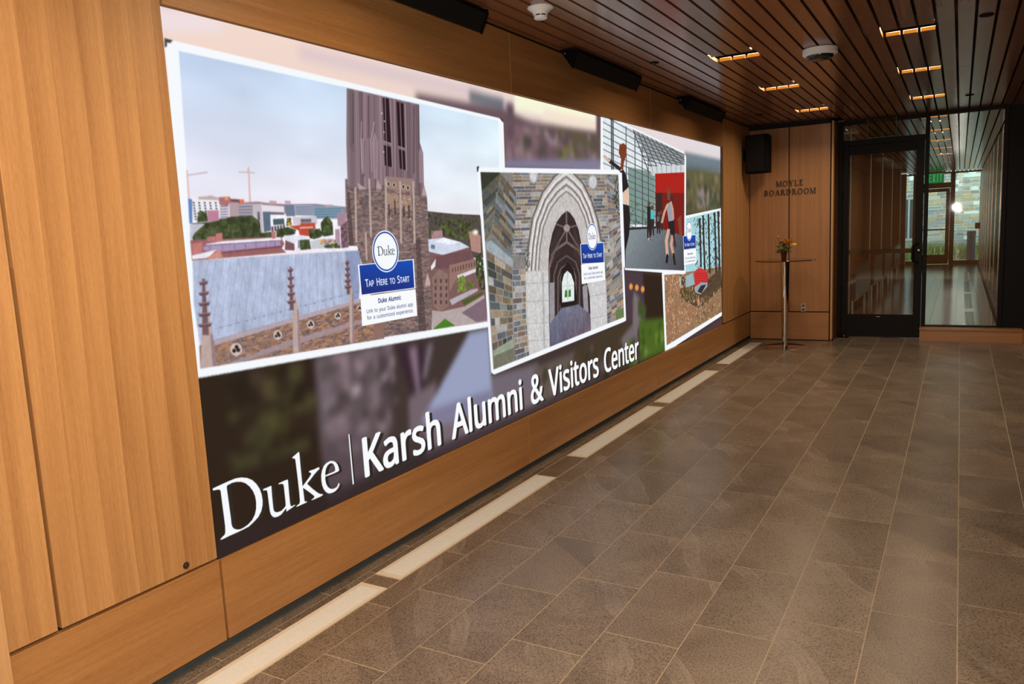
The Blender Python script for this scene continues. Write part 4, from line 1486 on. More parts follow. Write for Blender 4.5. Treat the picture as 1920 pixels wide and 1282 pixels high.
        sl = (slice(y0, y1), slice(x0, x1))
        self.a[sl] += (np.array(col, np.float32) / 255 - self.a[sl]) * acc[..., None]

    def frame_of(self, b, total):
        p0, p1, p2 = [np.array(q, float) for q in b]
        return p0, (p1 - p0) / total, p2 - p0

    def text(self, txt, b, col, bold, small=None, wide=1.0):
        """b: baseline start, baseline end, top of the first capital"""
        scale = [0.78 if (small and c in small[i:i + 1] and c != " ") else 1.0 for i, c in enumerate(txt)] if small else [1.0] * len(txt)
        total = sum(GLYPHS[c][0] * k for c, k in zip(txt.upper() if small else txt, scale))
        p0, ex, ey = self.frame_of(b, total)
        x = 0.0
        for c, k in zip(txt.upper() if small else txt, scale):
            adv, loops = GLYPHS[c]
            if loops:
                self.outline([[tuple(p0 + ex * (x + q[0] * k) + ey * (q[1] * k / CAP)) for q in l] for l in loops], col, bold, wide)
            x += adv * k

    def smallcaps(self, txt, b, col, bold):
        self.text(txt, b, col, bold, small="".join(c if c.islower() else "\0" for c in txt))

    def logo(self, b, col, bold):
        pts = np.concatenate([np.array(l) for l in DUKE])
        u0, u1 = pts[:, 0].min(), pts[:, 0].max()
        v0, v1 = np.array(DUKE[0])[:, 1].min(), np.array(DUKE[0])[:, 1].max()
        p0, ex, ey = self.frame_of(b, 1.0)
        self.outline([[tuple(p0 + ex * ((q[0] - u0) / (u1 - u0)) + ey * ((q[1] - v0) / (v1 - v0))) for q in l] for l in DUKE], col, 0.0)

    def logo_big(self, off, col):
        self.f([[(p[0] + off[0], p[1] + off[1]) for p in l] for l in DUKE], col)


def bilinear(g, w, h):
    gy, gx = g.shape
    xs = np.linspace(0, gx - 1, w)
    ys = np.linspace(0, gy - 1, h)
    x0 = np.minimum(xs.astype(int), gx - 2)
    y0 = np.minimum(ys.astype(int), gy - 2)
    fx = (xs - x0)[None].astype(np.float32)
    fy = (ys - y0)[:, None].astype(np.float32)
    a, b = g[y0][:, x0], g[y0][:, x0 + 1]
    c, d = g[y0 + 1][:, x0], g[y0 + 1][:, x0 + 1]
    return (a * (1 - fx) + b * fx) * (1 - fy) + (c * (1 - fx) + d * fx) * fy


def paint_display():
    # ---------- soft backdrop picture, painted small and blurred ----------
    B = Canvas(0.26)
    B.a[:] = np.array((62, 50, 48)) / 255
    B.g4(P("p 298,0 1355,265 1355,330 298,300"), (243, 218, 206), (226, 220, 226), (238, 205, 190), (215, 205, 212))
    B.f(P("p 298,10 420,40 420,60 300,60"), (238, 222, 226))
    B.f(P("p 560,85 900,165 900,190 560,110"), (222, 200, 202))
    B.f(P("p 965,165 1126,215 1126,240 965,205"), (246, 246, 218))
    B.f(P("p 1020,205 1126,228 1126,245 1020,228"), (244, 226, 208))
    B.f(P("p 780,175 945,205 1000,230 1126,248 1126,320 780,320"), (104, 84, 90))
    B.f(P("p 880,170 945,185 945,205 880,190"), (110, 112, 122))
    B.f(P("p 949,192 963,194 965,245 949,240"), (98, 78, 90))
    B.f(P("p 1118,208 1127,210 1127,310 1118,300"), (96, 74, 84))
    B.f(P("p 1045,238 1126,252 1126,300 1045,296"), (92, 82, 66))
    B.f(P("p 948,228 1010,240 1040,270 1000,300 948,296"), (122, 96, 104))
    B.f(P("p 1005,240 1045,250 1045,275 1010,262"), (150, 128, 136))
    B.f(P("p 1050,275 1075,275 1072,300 1046,300"), (110, 108, 58))
    B.f(P("p 945,300 1126,298 1126,318 945,316"), (128, 124, 152))
    B.f(P("p 1284,285 1355,300 1355,345 1284,330"), (112, 126, 136))
    B.f(P("p 1284,315 1355,325 1355,400 1284,400"), (94, 92, 62))
    B.f(P("p 1306,350 1330,358 1328,390 1306,390"), (140, 124, 124))
    B.f(P("p 1330,355 1355,360 1355,392 1330,388"), (70, 78, 60))
    # lower band
    B.f(P("p 365,690 590,660 640,960 400,1060"), (40, 28, 19))
    B.f(P("p 420,700 500,690 500,740 430,750"), (58, 44, 36))
    B.f(P("k 350,190 560,170 570,300 420,290"), (62, 62, 34))
    B.f(P("k 200,480 440,400 480,600 250,640"), (58, 54, 30))
    B.f(P("k 480,140 610,150 640,400 520,330"), (40, 26, 22))
    B.f(P("k 600,100 1120,0 1130,560 1010,800 680,960 640,700"), (92, 80, 84))
    B.f(P("k 720,80 830,70 850,520 800,700 760,400"), (140, 118, 126))
    B.f(P("k 610,130 700,120 760,560 700,640"), (112, 98, 106))
    B.f(P("k 850,300 940,280 950,330 860,370"), (178, 158, 164))
    B.f(P("k 1040,220 1130,200 1140,260 1050,300"), (172, 152, 162))
    B.f(P("k 700,550 780,520 780,560 700,590"), (150, 134, 142))
    B.f(P("k 1150,40 1250,20 1290,330 1240,330"), (52, 34, 46))
    B.f(P("k 1290,20 1320,10 1340,290 1310,320"), (46, 30, 42))
    B.f(P("k 1230,40 1290,30 1310,330 1285,340"), (130, 108, 126))
    B.f(P("k 640,700 1030,600 1000,900 700,1080"), (84, 70, 76))
    B.f(P("k 1230,380 1420,260 1380,600 1240,640"), (112, 98, 106))
    B.f(P("p 880,622 917,614 922,705 925,760 850,800 790,790"), (152, 160, 190))
    B.f(P("p 800,770 920,730 930,800 800,840"), (126, 122, 150))
    B.f(P("p 795,810 940,760 990,720 1080,690 1080,780 800,860"), (116, 100, 108))
    B.f(P("p 920,705 1010,680 1000,740 925,760"), (112, 102, 112))
    B.f(P("p 1000,690 1170,620 1172,700 1010,760"), (96, 84, 78))
    B.f(P("p 1080,650 1180,600 1190,690 1080,720"), (66, 54, 40))
    B.f(P("p 1171,505 1212,510 1215,600 1172,600"), (72, 56, 66))
    B.f(P("p 1205,512 1246,516 1248,630 1212,620"), (44, 32, 24))
    B.f(P("p 1160,640 1200,590 1205,600 1175,660"), (110, 100, 104))
    B.f(P("p 1188,545 1200,560 1196,610 1186,606"), (120, 110, 116))
    B.f(P("p 1198,600 1248,595 1250,660 1200,680"), (72, 98, 32))
    B.f(P("p 1196,560 1212,575 1210,600 1196,590"), (64, 78, 40))
    B.f(P("p 1248,665 1355,595 1355,612 1248,672"), (80, 56, 62))
    B.f(P("p 408,1010 1250,655 1250,668 408,1052"), (44, 34, 38), 0.75)
    for q, c in (("k 905,90 935,86 960,560 930,570", (66, 52, 56)), ("k 1000,60 1020,56 1040,420 1015,430", (122, 106, 112)), ("k 1085,30 1105,28 1140,520 1112,530", (70, 54, 62)),
                 ("k 660,420 840,330 842,352 662,446", (150, 136, 142)), ("k 1360,20 1400,10 1350,240 1320,260", (120, 108, 122)), ("p 1186,560 1192,560 1196,640 1190,642", (118, 106, 110)),
                 ("p 1090,690 1098,686 1102,735 1094,740", (60, 48, 44)), ("p 1130,668 1139,664 1142,710 1134,714", (48, 38, 32)), ("p 1040,715 1052,708 1056,760 1046,764", (70, 58, 60))):
        B.f(P(q), c)
    rb = random.Random(8)
    for i in range(26):
        x = 955 + 6.6 * i
        B.f(Pq("p", [(x, 228 + i * 1.1), (x + 2.5, 214 + i * 1.5 + rb.uniform(-3, 3)), (x + 5, 230 + i * 1.1)]), (92, 78, 76))
        x = 1286 + 2.7 * i
        B.f(Pq("p", [(x, 318), (x + 1.2, 303 + i * 0.5 + rb.uniform(-4, 2)), (x + 2.4, 319)]), (82, 96, 98))
    B.blobs(P("k 0,150 600,130 640,700 0,900"), 60, 30, 110, [(60, 58, 34), (36, 26, 18), (72, 66, 40), (30, 22, 16), (48, 34, 26)], rb)
    B.blobs(P("k 640,160 1130,0 1180,560 900,800 680,760"), 70, 30, 90, [(112, 98, 104), (84, 72, 74), (134, 114, 122), (70, 58, 60), (96, 82, 90)], rb)
    B.blobs(P("p 1165,640 1240,600 1248,640 1180,690"), 40, 30, 90, [(84, 112, 40), (60, 84, 26), (100, 120, 56)], rb)
    B.blobs(P("p 1000,690 1165,625 1172,690 1010,750"), 50, 30, 100, [(70, 60, 52), (104, 90, 92), (56, 48, 36)], rb)
    B.blobs(P("p 946,232 1126,255 1126,300 946,298"), 60, 30, 90, [(110, 90, 96), (84, 76, 66), (130, 108, 114), (92, 74, 80)], rb)
    B.blobs(P("p 1286,320 1355,330 1355,395 1286,395"), 60, 30, 120, [(104, 100, 66), (80, 88, 70), (116, 104, 80), (74, 72, 52)], rb)
    B.blur(4)
    for q in ("1183,537", "1194,539", "1205,542"):
        B.disc(P("p " + q), 3.5, 6, (236, 150, 70))
    B.blur(1)
    C = Canvas(0.52)
    C.a[:] = B.resized(C.a.shape[1], C.a.shape[0])
    rn = random.Random(3)
    # ---------- picture 1: tower over the campus ----------
    WHITE = (244, 248, 252)
    C.f(P("p 314,80 323,75 936,221 944,229 947,320 917,612 367.5,708.5 309,88"), WHITE)
    C.f(P("b 24,207 70,218 55,234 37,230 38,250 26,258"), (62, 62, 66))
    C.f(P("b 1852,642 1868,648 1874,668 1866,662"), (70, 70, 74))
    PH1 = P("p 335,95 934,226 936,300 913,603 375.6,691")
    C.g4(PH1, (192, 212, 240), (216, 236, 248), (240, 232, 242), (240, 242, 246), P("p 335,95 934,226 934,410 355,420"))
    C.tex(PH1, 0.035, 0)
    C.f(P("e 1455,45 1600,60 1745,66 1790,300 1470,300"), (84, 76, 72))
    C.blobs(P("e 1460,50 1740,68 1750,140 1460,130"), 160, 6, 18, [(70, 72, 52), (92, 80, 72), (60, 60, 52)], rn)
    C.blobs(P("e 1520,110 1600,85 1690,110 1720,190 1700,215 1520,170"), 160, 8, 22, [(74, 88, 40), (58, 70, 34), (92, 104, 50), (50, 56, 34)], rn)
    # city skyline
    C.f(P("y 640,185 740,172 860,165 960,180 1180,195 1500,190 1850,225 1850,300 640,300"), (150, 128, 140))
    C.f(P("y 75,130 440,150 450,380 95,410"), (238, 236, 242))
    C.f(P("y 75,128 120,140 125,400 90,410"), (96, 130, 190))
    C.f(P("y 190,112 290,105 330,95 410,120 415,150 190,140"), (190, 172, 168))
    C.f(P("y 415,118 540,108 560,140 705,140 708,190 540,180 520,240 430,200"), (168, 112, 116))
    C.f(P("y 555,135 650,140 650,180 555,160"), (110, 72, 76))
    C.f(P("y 490,108 530,108 525,150 490,150"), (240, 150, 90))
    C.f(P("y 660,140 700,140 705,185 660,180"), (238, 112, 82))
    for i in range(5):
        for j in range(7):
            x, y = 128 + 62 * i + j * 4, 170 + 31 * j + i * 1
            C.f(Pq("y", [(x, y), (x + 20, y), (x + 21, y + 15), (x + 1, y + 15)]), (40, 38, 48))
    C.f(P("y 290,265 420,262 425,390 300,390"), (186, 128, 152))
    C.f(P("y 430,210 530,210 540,370 440,370"), (226, 220, 232))
    for j in range(5):
        C.f(Pq("y", [(435, 215 + 30 * j), (530, 212 + 30 * j), (530, 224 + 30 * j), (435, 228 + 30 * j)]), (120, 110, 130))
    C.f(P("y 540,180 640,170 650,370 545,370"), (178, 156, 162))
    C.f(P("y 640,195 800,190 810,340 650,340"), (176, 166, 178))
    for j in range(4):
        C.f(Pq("y", [(645, 215 + 34 * j), (800, 212 + 34 * j), (800, 228 + 34 * j), (645, 232 + 34 * j)]), (120, 118, 136))
    C.f(P("y 800,195 910,190 920,520 860,520 815,380"), (196, 184, 192))
    C.f(P("y 855,280 880,280 885,380 860,380"), (90, 92, 110))
    C.f(P("y 900,200 1155,220 1170,450 1000,500 920,520"), (230, 222, 228))
    C.f(P("y 915,280 1000,278 1010,490 930,510"), (92, 108, 128))
    C.f(P("y 1000,282 1155,288 1158,312 1000,310"), (96, 100, 116))
    C.f(P("y 1000,320 1165,318 1172,430 1005,440"), (246, 244, 248))
    C.f(P("y 1030,362 1155,355 1160,420 1035,430"), (70, 92, 104))
    for i in range(5):
        C.f(Pq("y", [(1015 + 32 * i, 448 - 6 * i), (1035 + 32 * i, 446 - 6 * i), (1036 + 32 * i, 500 - 6 * i), (1016 + 32 * i, 504 - 6 * i)]), (80, 70, 84))
    C.f(P("y 1160,200 1270,205 1280,330 1180,330"), (110, 122, 146))
    C.f(P("y 1270,205 1490,205 1500,330 1280,320"), (164, 168, 188))
    for j in range(4):
        C.f(Pq("y", [(1290, 222 + 26 * j), (1490, 218 + 26 * j), (1490, 228 + 26 * j), (1290, 234 + 26 * j)]), (108, 122, 140))
    C.f(P("y 1490,210 1780,220 1850,290 1850,360 1500,360"), (128, 154, 176))
    for j in range(4):
        C.f(Pq("y", [(1500, 245 + 28 * j), (1800, 242 + 28 * j), (1800, 252 + 28 * j), (1500, 258 + 28 * j)]), (92, 120, 138))
    C.f(P("y 1620,200 1700,198 1700,222 1620,222 / 990,155 1070,158 1070,195 990,195 / 1165,155 1230,158 1230,190 1165,190"), (196, 160, 168))
    C.f(P("y 1750,300 1855,290 1860,440 1760,440"), (168, 132, 148))
    C.f(P("y 1250,340 1520,330 1530,420 1330,430 1260,420"), (206, 196, 206))
    C.f(P("y 1340,362 1460,358 1462,398 1345,400"), (96, 102, 120))
    C.f(P("y 1210,440 1340,430 1345,405 1505,405 1510,470 1470,480 1460,560 1330,540 1320,490"), (186, 76, 56))
    C.f(P("y 1330,452 1480,446 1485,462 1330,470"), (226, 190, 186))
    for x0, dx, top, w in ((84, 6, "b 143,925 150,925 162,1080 153,1080", 0), (0, 0, "b 479,910 487,910 496,1100 486,1100", 0)):
        C.f(P(top), (222, 180, 178))
    C.l(P("b 148,955 258,938"), 7, (196, 176, 186))
    C.l(P("b 430,936 516,942"), 7, (206, 184, 186))
    C.l(P("b 483,912 478,938"), 6, (200, 180, 186))
    # trees of the middle ground
    GR = [(54, 66, 36), (70, 82, 48), (44, 54, 34), (84, 92, 62), (60, 70, 44)]
    C.f(P("y 95,410 420,395 430,360 560,350 760,345 860,380 900,520 1060,500 1060,580 130,600"), (52, 60, 40))
    C.blobs(P("y 150,420 420,380 560,335 800,325 880,390 900,530 1010,520 1010,585 150,600"), 420, 10, 30, GR, rn)
    C.blobs(P("y 180,290 220,270 280,280 300,390 180,400"), 60, 6, 18, GR, rn)
    C.blobs(P("y 1070,480 1200,450 1290,480 1280,530 1120,570 1070,560"), 90, 8, 24, GR, rn)
    C.blobs(P("y 1570,400 1640,320 1700,400 1710,540 1600,560 1570,520"), 140, 8, 24, GR, rn)
    C.blobs(P("y 1430,480 1560,470 1590,560 1450,600"), 80, 8, 20, GR, rn)
    C.blobs(P("y 1190,350 1240,350 1240,430 1180,440"), 30, 6, 14, GR + [(210, 160, 60)], rn)
    # low roofs in front of the trees
    C.f(P("y 95,415 270,415 150,520 110,600 100,600"), (196, 196, 212))
    C.f(P("y 100,600 300,590 1120,560 1160,640 1130,690 1180,740 120,830"), (150, 96, 98))
    C.f(P("y 270,645 460,610 1115,566 1130,600 1000,605 290,660"), (240, 238, 248))
    C.f(P("y 245,670 480,650 1110,605 1120,660 470,725 250,715"), (168, 148, 184))
    C.l(P("y 280,655 1100,605"), 8, (110, 96, 122))
    for x in (320, 465, 600, 722, 840, 950, 1055):
        C.l(Pq("y", [(x, 665 - (x - 320) * 0.06), (x, 722 - (x - 320) * 0.07)]), 6, (110, 92, 122))
    C.l(P("y 460,740 1130,672"), 9, (96, 58, 66))
    C.f(P("y 120,770 400,705 300,800 125,815"), (236, 236, 246))
    C.f(P("y 280,800 430,710 470,790 330,815"), (206, 140, 124))
    C.f(P("y 115,640 235,620 235,745 125,760 / 385,525 462,515 466,610 390,612 / 290,560 385,555 385,610 292,612 / 1010,505 1060,500 1060,580 1015,582"), (190, 118, 116))
    C.f(P("y 1170,590 1270,600 1275,715 1165,710"), (120, 84, 88))
    C.f(P("y 1150,545 1410,550 1420,580 1310,600 1270,640 1170,600"), (226, 228, 240))
    C.f(P("y 1310,600 1400,590 1400,690 1310,690"), (150, 150, 164))
    C.blobs(P("y 1330,600 1440,590 1460,700 1340,710"), 90, 8, 20, GR, rn)
    C.f(P("y 1450,610 1600,580 1780,590 1800,680 1470,700"), (196, 196, 206))
    C.blobs(P("y 1560,595 1740,590 1740,650 1570,650"), 50, 6, 16, [(226, 150, 60), (220, 190, 120), (196, 150, 140), (70, 110, 190)], rn)
    C.blobs(P("y 1600,660 1790,620 1790,690 1620,690"), 50, 6, 16, GR, rn)
    C.f(P("y 1730,480 1780,470 1790,680 1735,600"), (176, 142, 158))
    C.f(P("y 1790,440 1870,380 1880,680 1800,690"), (120, 88, 100))
    C.blobs(P("y 1790,440 1870,400 1880,680 1800,680"), 60, 5, 14, [(96, 70, 82), (140, 110, 122)], rn)
    # tower shaft
    TW = P("t 103,75 800,235 806,600 838,700 845,1000 872,1110 875,1282 95,1282 88,950 110,950 100,600")
    C.f(TW, (124, 102, 110))
    with C.clip(TW):
        for i in range(42):
            x = 100 + 17.5 * i
            c = rn.choice([(150, 126, 136), (104, 84, 92), (138, 116, 124), (92, 74, 80), (164, 140, 148), (118, 98, 106)])
            C.f(Pq("t", [(x, 60), (x + rn.uniform(5, 13), 60), (x + rn.uniform(20, 32), 1290), (x + 16, 1290)]), c, 0.85)
        C.f(P("t 120,80 165,90 180,700 130,650"), (100, 92, 92), 0.6)
        for (x, y0, y1, w) in ((158, 120, 620, 14), (302, 150, 560, 16), (740, 240, 900, 18), (265, 580, 930, 14), (375, 570, 860, 16), (815, 720, 1000, 12)):
            for k in range(int((y1 - y0) / 12)):
                yy = y0 + 12 * k
                C.f(Pq("t", [(x, yy), (x + w, yy + 4), (x + w + 1, yy + 9), (x + 1, yy + 6)]), (64, 50, 56))
    for poly in ("t 438,165 508,180 530,605 455,590", "t 582,205 650,225 662,655 598,635", "t 460,625 528,640 537,835 470,820", "t 605,665 662,680 670,865 614,850"):
        C.f(P(poly), (38, 22, 28))
    for ln in ("t 472,170 492,825", "t 615,215 640,858", "t 445,165 462,590", "t 522,190 545,840", "t 663,230 682,870", "t 430,160 450,830"):
        C.l(P(ln), 7, (158, 136, 150))
    C.l(P("t 452,585 530,608"), 8, (170, 148, 160))
    C.l(P("t 596,635 664,658"), 8, (170, 148, 160))
    for q in ("441,317", "462,500", "460,690", "466,395"):
        C.disc(P("t " + q), 6, 7, (244, 240, 232))
    for ln in ("t 245,400 240,560", "t 368,400 340,560", "t 330,560 345,880", "t 240,560 250,860"):
        C.l(P(ln), 9, (170, 148, 154))
    for poly in ("t 345,590 375,500 405,600 400,950 365,950", "t 795,690 815,640 830,720 835,990 800,990", "t 235,565 270,560 275,900 245,900"):
        C.f(P(poly), (176, 154, 158), 0.55)
    # stone lower half
    LOW = P("l 75,70 160,100 330,95 380,60 600,60 660,170 680,160 705,160 740,800 745,1190 360,1250 195,660 165,540 90,540")
    C.f(LOW, (112, 92, 92))
    with C.clip(LOW):
        C.bricks([Pq("l", [p])[0][0] for p in ((70, 100), (720, 90), (750, 1230), (90, 1250))], 92, 26,
                 [(104, 88, 88), (122, 100, 94), (138, 114, 108), (92, 80, 84), (142, 112, 98), (112, 92, 92), (84, 72, 74)], (146, 124, 122), 2.2, rn)
    C.f(P("l 380,0 600,20 600,128 500,115 490,110 380,95"), (150, 124, 116))
    for q in ("408,60", "450,68", "522,82", "558,90"):
        C.disc(P("l " + q), 16, 20, (196, 170, 156))
        C.disc(P("l " + q), 8, 13, (62, 46, 44))
    C.f(P("l 385,130 485,135 490,250 395,240 / 505,145 585,150 590,260 510,250"), (176, 146, 124), 0.7)
    C.blobs(P("l 385,130 485,135 490,350 395,340"), 60, 4, 9, [(206, 180, 160), (110, 84, 72), (150, 116, 92)], rn)
    C.blobs(P("l 505,145 585,150 590,350 510,340"), 60, 4, 9, [(206, 180, 160), (110, 84, 72), (150, 116, 92)], rn)
    for ln in ("l 410,220 412,310", "l 455,190 460,300", "l 525,230 528,320", "l 565,225 568,320"):
        C.l(P(ln), 8, (58, 42, 44))
    for ln in ("l 258,20 272,470", "l 385,20 390,420", "l 497,40 505,520", "l 600,40 610,520", "l 150,90 158,510", "l 230,440 238,650"):
        C.l(P(ln), 15, (184, 162, 156))
    C.f(P("l 320,20 360,100 310,95 / 682,70 702,155 665,150 / 165,50 240,100 180,105"), (178, 156, 156))
    C.f(P("l 620,480 650,470 700,1200 640,1200 / 85,120 105,120 140,540 100,540"), (60, 46, 48), 0.5)
    C.f(P("l 708,745 740,850 690,850"), (190, 164, 160))
    # right hand campus
    C.f(P("l 720,490 830,470 960,510 1035,545 1090,700 1165,780 1175,1130 750,1190 725,700"), (124, 92, 92))
    C.f(P("l 715,490 835,475 965,510 1035,550 830,612 720,585"), (206, 214, 232))
    C.f(P("l 835,476 965,512 880,530 760,510"), (238, 242, 250))
    C.f(P("l 738,530 770,535 765,568 735,560"), (110, 124, 146))
    C.f(P("l 1030,430 1060,425 1122,460 1125,600 1050,580"), (176, 136, 126))
    C.f(P("l 740,425 825,420 828,470 740,485"), (170, 132, 136))
    C.f(P("l 775,620 1040,570 1060,640 900,700 860,720 770,715"), (112, 78, 82))
    C.f(P("l 735,700 775,640 770,700 740,730"), (232, 230, 236))
    C.f(P("l 880,690 1085,640 1095,720 930,800 880,900"), (150, 116, 106))
    C.f(P("l 745,790 800,720 865,760 875,1010 800,1050 755,1000"), (140, 112, 104))
    for j in range(4):
        for i in range(3):
            x, y = 765 + 42 * i, 800 + 55 * j
            C.f(Pq("l", [(x, y), (x + 14, y - 4), (x + 15, y + 26), (x + 1, y + 30)]), (84, 64, 66))
    for i in range(9):
        x = 900 + 21 * i
        C.f(Pq("l", [(x, 712 - 6 * i), (x + 9, 709 - 6 * i), (x + 10, 745 - 6 * i), (x + 1, 748 - 6 * i)]), (96, 72, 72))
    C.f(P("l 940,770 1085,715 1090,740 950,800"), (220, 216, 226))
    C.f(P("l 745,1040 820,1050 1000,1010 1150,920 1175,1130 750,1190"), (178, 164, 162))
    C.f(P("l 975,1060 1160,940 1170,1120 1090,1132"), (126, 104, 116))
    C.f(P("l 880,960 1050,880 1100,870 1100,890 900,1000"), (180, 174, 180))
    C.f(P("l 970,970 1140,895 1140,915 1000,1000"), (74, 92, 44))
    C.f(P("l 750,1190 845,1105 925,1160"), (74, 124, 38))
    C.blobs(P("l 935,800 985,765 1010,800 1005,890 945,900"), 70, 8, 22, [(110, 140, 50), (90, 118, 40), (128, 156, 64)], rn)
    C.blobs(P("l 1010,830 1060,810 1070,850 1020,875"), 40, 8, 18, [(92, 120, 44), (76, 100, 36)], rn)
    C.blobs(P("l 1085,620 1130,590 1150,700 1165,880 1120,880 1085,760"), 120, 10, 26, [(54, 66, 34), (70, 84, 44), (44, 52, 30)], rn)
    C.blobs(P("l 715,400 760,395 760,440 725,460"), 30, 6, 16, GR, rn)
    C.disc(P("l 1082,435"), 26, 26, (255, 244, 220), 0.45)
    C.disc(P("l 1082,435"), 13, 13, (255, 252, 244))
    # metal roof and side wall
    C.f(P("r 5,105 1745,-5 1765,130 1745,500 255,935 85,985 20,560"), (176, 186, 212))
    ROOF = P("r 5,105 1745,-5 1765,130 1745,500 255,935 85,985 20,560")
    with C.clip(ROOF):
        C.tex(ROOF, 0.10, 1)
        for i in range(24):
            xt = 20 + 78 * i - i * i * 0.15
            xb = -150 + 85 * i + i * i * 0.05
            C.l(Pq("r", [(xt, 105 - 0.06 * xt), (xb, 960 - 0.26 * xb)]), 3.4, (136, 146, 176))
        C.f(P("r 1600,0 1745,-5 1765,130 1745,520 1660,530"), (112, 124, 166), 0.55)
        C.l(P("r 240,815 760,675 1640,450"), 4, (140, 146, 170))
        for i in range(20):
            C.disc(Pq("r", [(310 + 88 * i, 800 - 23 * i)]), 6, 6, (96, 100, 120))
    C.l(P("r 5,102 1740,-6"), 7, (206, 200, 210))
    SW = P("r 225,935 1760,500 2000,560 2010,940 85,1240 75,990")
    C.f(SW, (140, 108, 100))
    with C.clip(SW):
        C.bricks([Pq("r", [p])[0][0] for p in ((230, 950), (1900, 470), (1900, 960), (230, 1300))], 26, 42,
                 [(120, 84, 70), (150, 104, 74), (104, 84, 84), (168, 118, 80), (92, 76, 82), (134, 98, 84), (180, 128, 84)], (164, 138, 132), 2.4, rn)
        C.f(P("r 230,935 1900,455 1900,500 240,985"), (178, 162, 172))
        C.l(P("r 230,930 1900,455"), 8, (112, 98, 116))
        C.f(P("r 330,1190 1050,930 1640,750 1900,690 1900,725 1640,800 1060,990 420,1190"), (160, 140, 148))
    for (x, y, s) in ((462, 1030, 66), (896, 880, 48), (1240, 768, 42), (1524, 678, 36), (1750, 600, 30)):
        C.disc(Pq("r", [(x, y)]), s * 0.95, s * 1.04, (206, 190, 184))
        for dx, dy in ((4, -26), (-22, 14), (22, 6)):
            C.disc(Pq("r", [(x + dx * s / 66, y + dy * s / 66)]), s * 0.3, s * 0.32, (40, 32, 30))
    for (x0, x1, y0, y1, tipx, tipy, w) in ((70, 265, 900, 1240, 118, 290, 1.0), (1035, 1140, 640, 1060, 1028, 165, 0.62), (1630, 1700, 470, 960, 1622, 95, 0.5)):
        C.f(Pq("r", [(x0 + (x1 - x0) * 0.15, y0 - 20), (tipx - 2, tipy + 150), (tipx + 12, tipy + 150), (x1 - (x1 - x0) * 0.25, y0 - 30), (x1, y1), (x0 + 20, y1)]), (186, 164, 158))
        C.f(Pq("r", [(x1 - (x1 - x0) * 0.38, y0 - 30), (x1 - (x1 - x0) * 0.25, y0 - 30), (x1, y1), (x1 - 45 * w, y1)]), (150, 124, 128))
        C.f(Pq("r", [(tipx - 12 * w, tipy), (tipx + 14 * w, tipy), (tipx + 60 * w, y0 - 20), (tipx - 10 * w, y0 - 20)]), (112, 86, 92))
        n = 5
        for k in range(n):
            t = (k + 0.4) / n
            cy = tipy + (y0 - 60 - tipy) * t
            cx = tipx + 18 * w * t
            hw = (46 + 34 * t) * w
            C.f(Pq("r", [(cx - hw, cy - 8), (cx + hw, cy - 24 * w), (cx + hw * 0.8, cy + 16), (cx - hw * 0.7, cy + 26)]), (98, 72, 80))
            C.f(Pq("r", [(cx - hw, cy - 8), (cx + hw, cy - 24 * w), (cx + hw, cy - 12 * w), (cx - hw, cy + 4)]), (150, 120, 124))
    C.f(P("p 369,692.5 375.6,691 913,603 917,612 367.5,708.5"), WHITE)
    C.f(P("r 0,980 75,985 88,1238 0,1282"), WHITE)
    C.l(P("p 368.5,709.5 917,613"), 1.4, (176, 180, 186))
    # ---------- picture 4: woodland ----------
    C.f(P("p 1241,513 1243,508 1286,404 1352,390 1356,400 1356,590 1249,660 1247,660"), WHITE)
    PH4 = P("g 362,842 440,836 470,560 636,520 640,515 652,1025 372,1208")
    C.f(PH4, (150, 116, 88))
    with C.clip(PH4):
        C.f(P("g 460,560 650,510 650,800 460,830"), (166, 214, 222))
        C.blobs(P("g 500,560 650,520 650,820 520,830"), 330, 10, 34, [(44, 40, 36), (70, 64, 56), (56, 60, 46), (90, 84, 70), (38, 34, 34)], rn)
        for (a, b) in (((556, 545), (566, 850)), ((583, 540), (590, 830)), ((614, 530), (622, 830)), ((632, 525), (640, 840)), ((540, 560), (546, 800))):
            C.l(Pq("g", [a, b]), 8.4, (48, 40, 40))
        C.blobs(P("g 470,580 500,560 530,660 520,780 470,780"), 30, 8, 22, [(120, 160, 160), (90, 104, 92)], rn)
        C.f(P("g 440,840 540,900 655,800 655,900 540,1010 440,960"), (84, 66, 50))
        C.blobs(P("g 580,790 655,760 655,920 570,930"), 120, 8, 24, [(56, 46, 38), (90, 70, 54), (44, 38, 34), (112, 88, 66)], rn)
        C.blobs(P("g 362,842 450,836 540,930 520,1060 372,1208"), 520, 10, 34, [(196, 150, 112), (166, 112, 78), (212, 172, 136), (140, 92, 64), (182, 132, 96)], rn)
        C.blobs(P("g 540,960 652,890 652,1025 500,1130"), 320, 8, 40, [(128, 98, 66), (150, 122, 84), (104, 78, 52), (180, 156, 120)], rn)
        C.blobs(P("g 440,910 500,890 520,960 450,980"), 90, 8, 22, [(104, 102, 56), (84, 84, 46), (130, 122, 74)], rn)
        C.f(P("g 468,850 505,830 515,890 470,905"), (150, 180, 190))
        C.l(P("g 440,850 445,905"), 8.4, (180, 176, 160))
        C.f(P("g 512,830 535,805 570,818 584,860 578,880 545,880 515,910"), (206, 52, 52))
        for i in range(5):
            C.l(Pq("g", [(516, 835 + 13 * i), (582, 832 + 11 * i)]), 2.5, (150, 34, 38))
        C.f(P("g 512,905 545,880 578,880 578,900 545,940 518,930"), (150, 166, 176))
        C.f(P("g 528,925 545,895 572,890 548,935"), (48, 44, 48))
        C.f(P("g 528,970 536,950 540,990 530,1000"), (206, 150, 116))
    C.f(P("p 1247,661 1249,648 1354.3,584 1354.3,591"), WHITE)
    C.f(P("p 1241,513 1244.5,513 1250.5,655 1247,661"), WHITE)
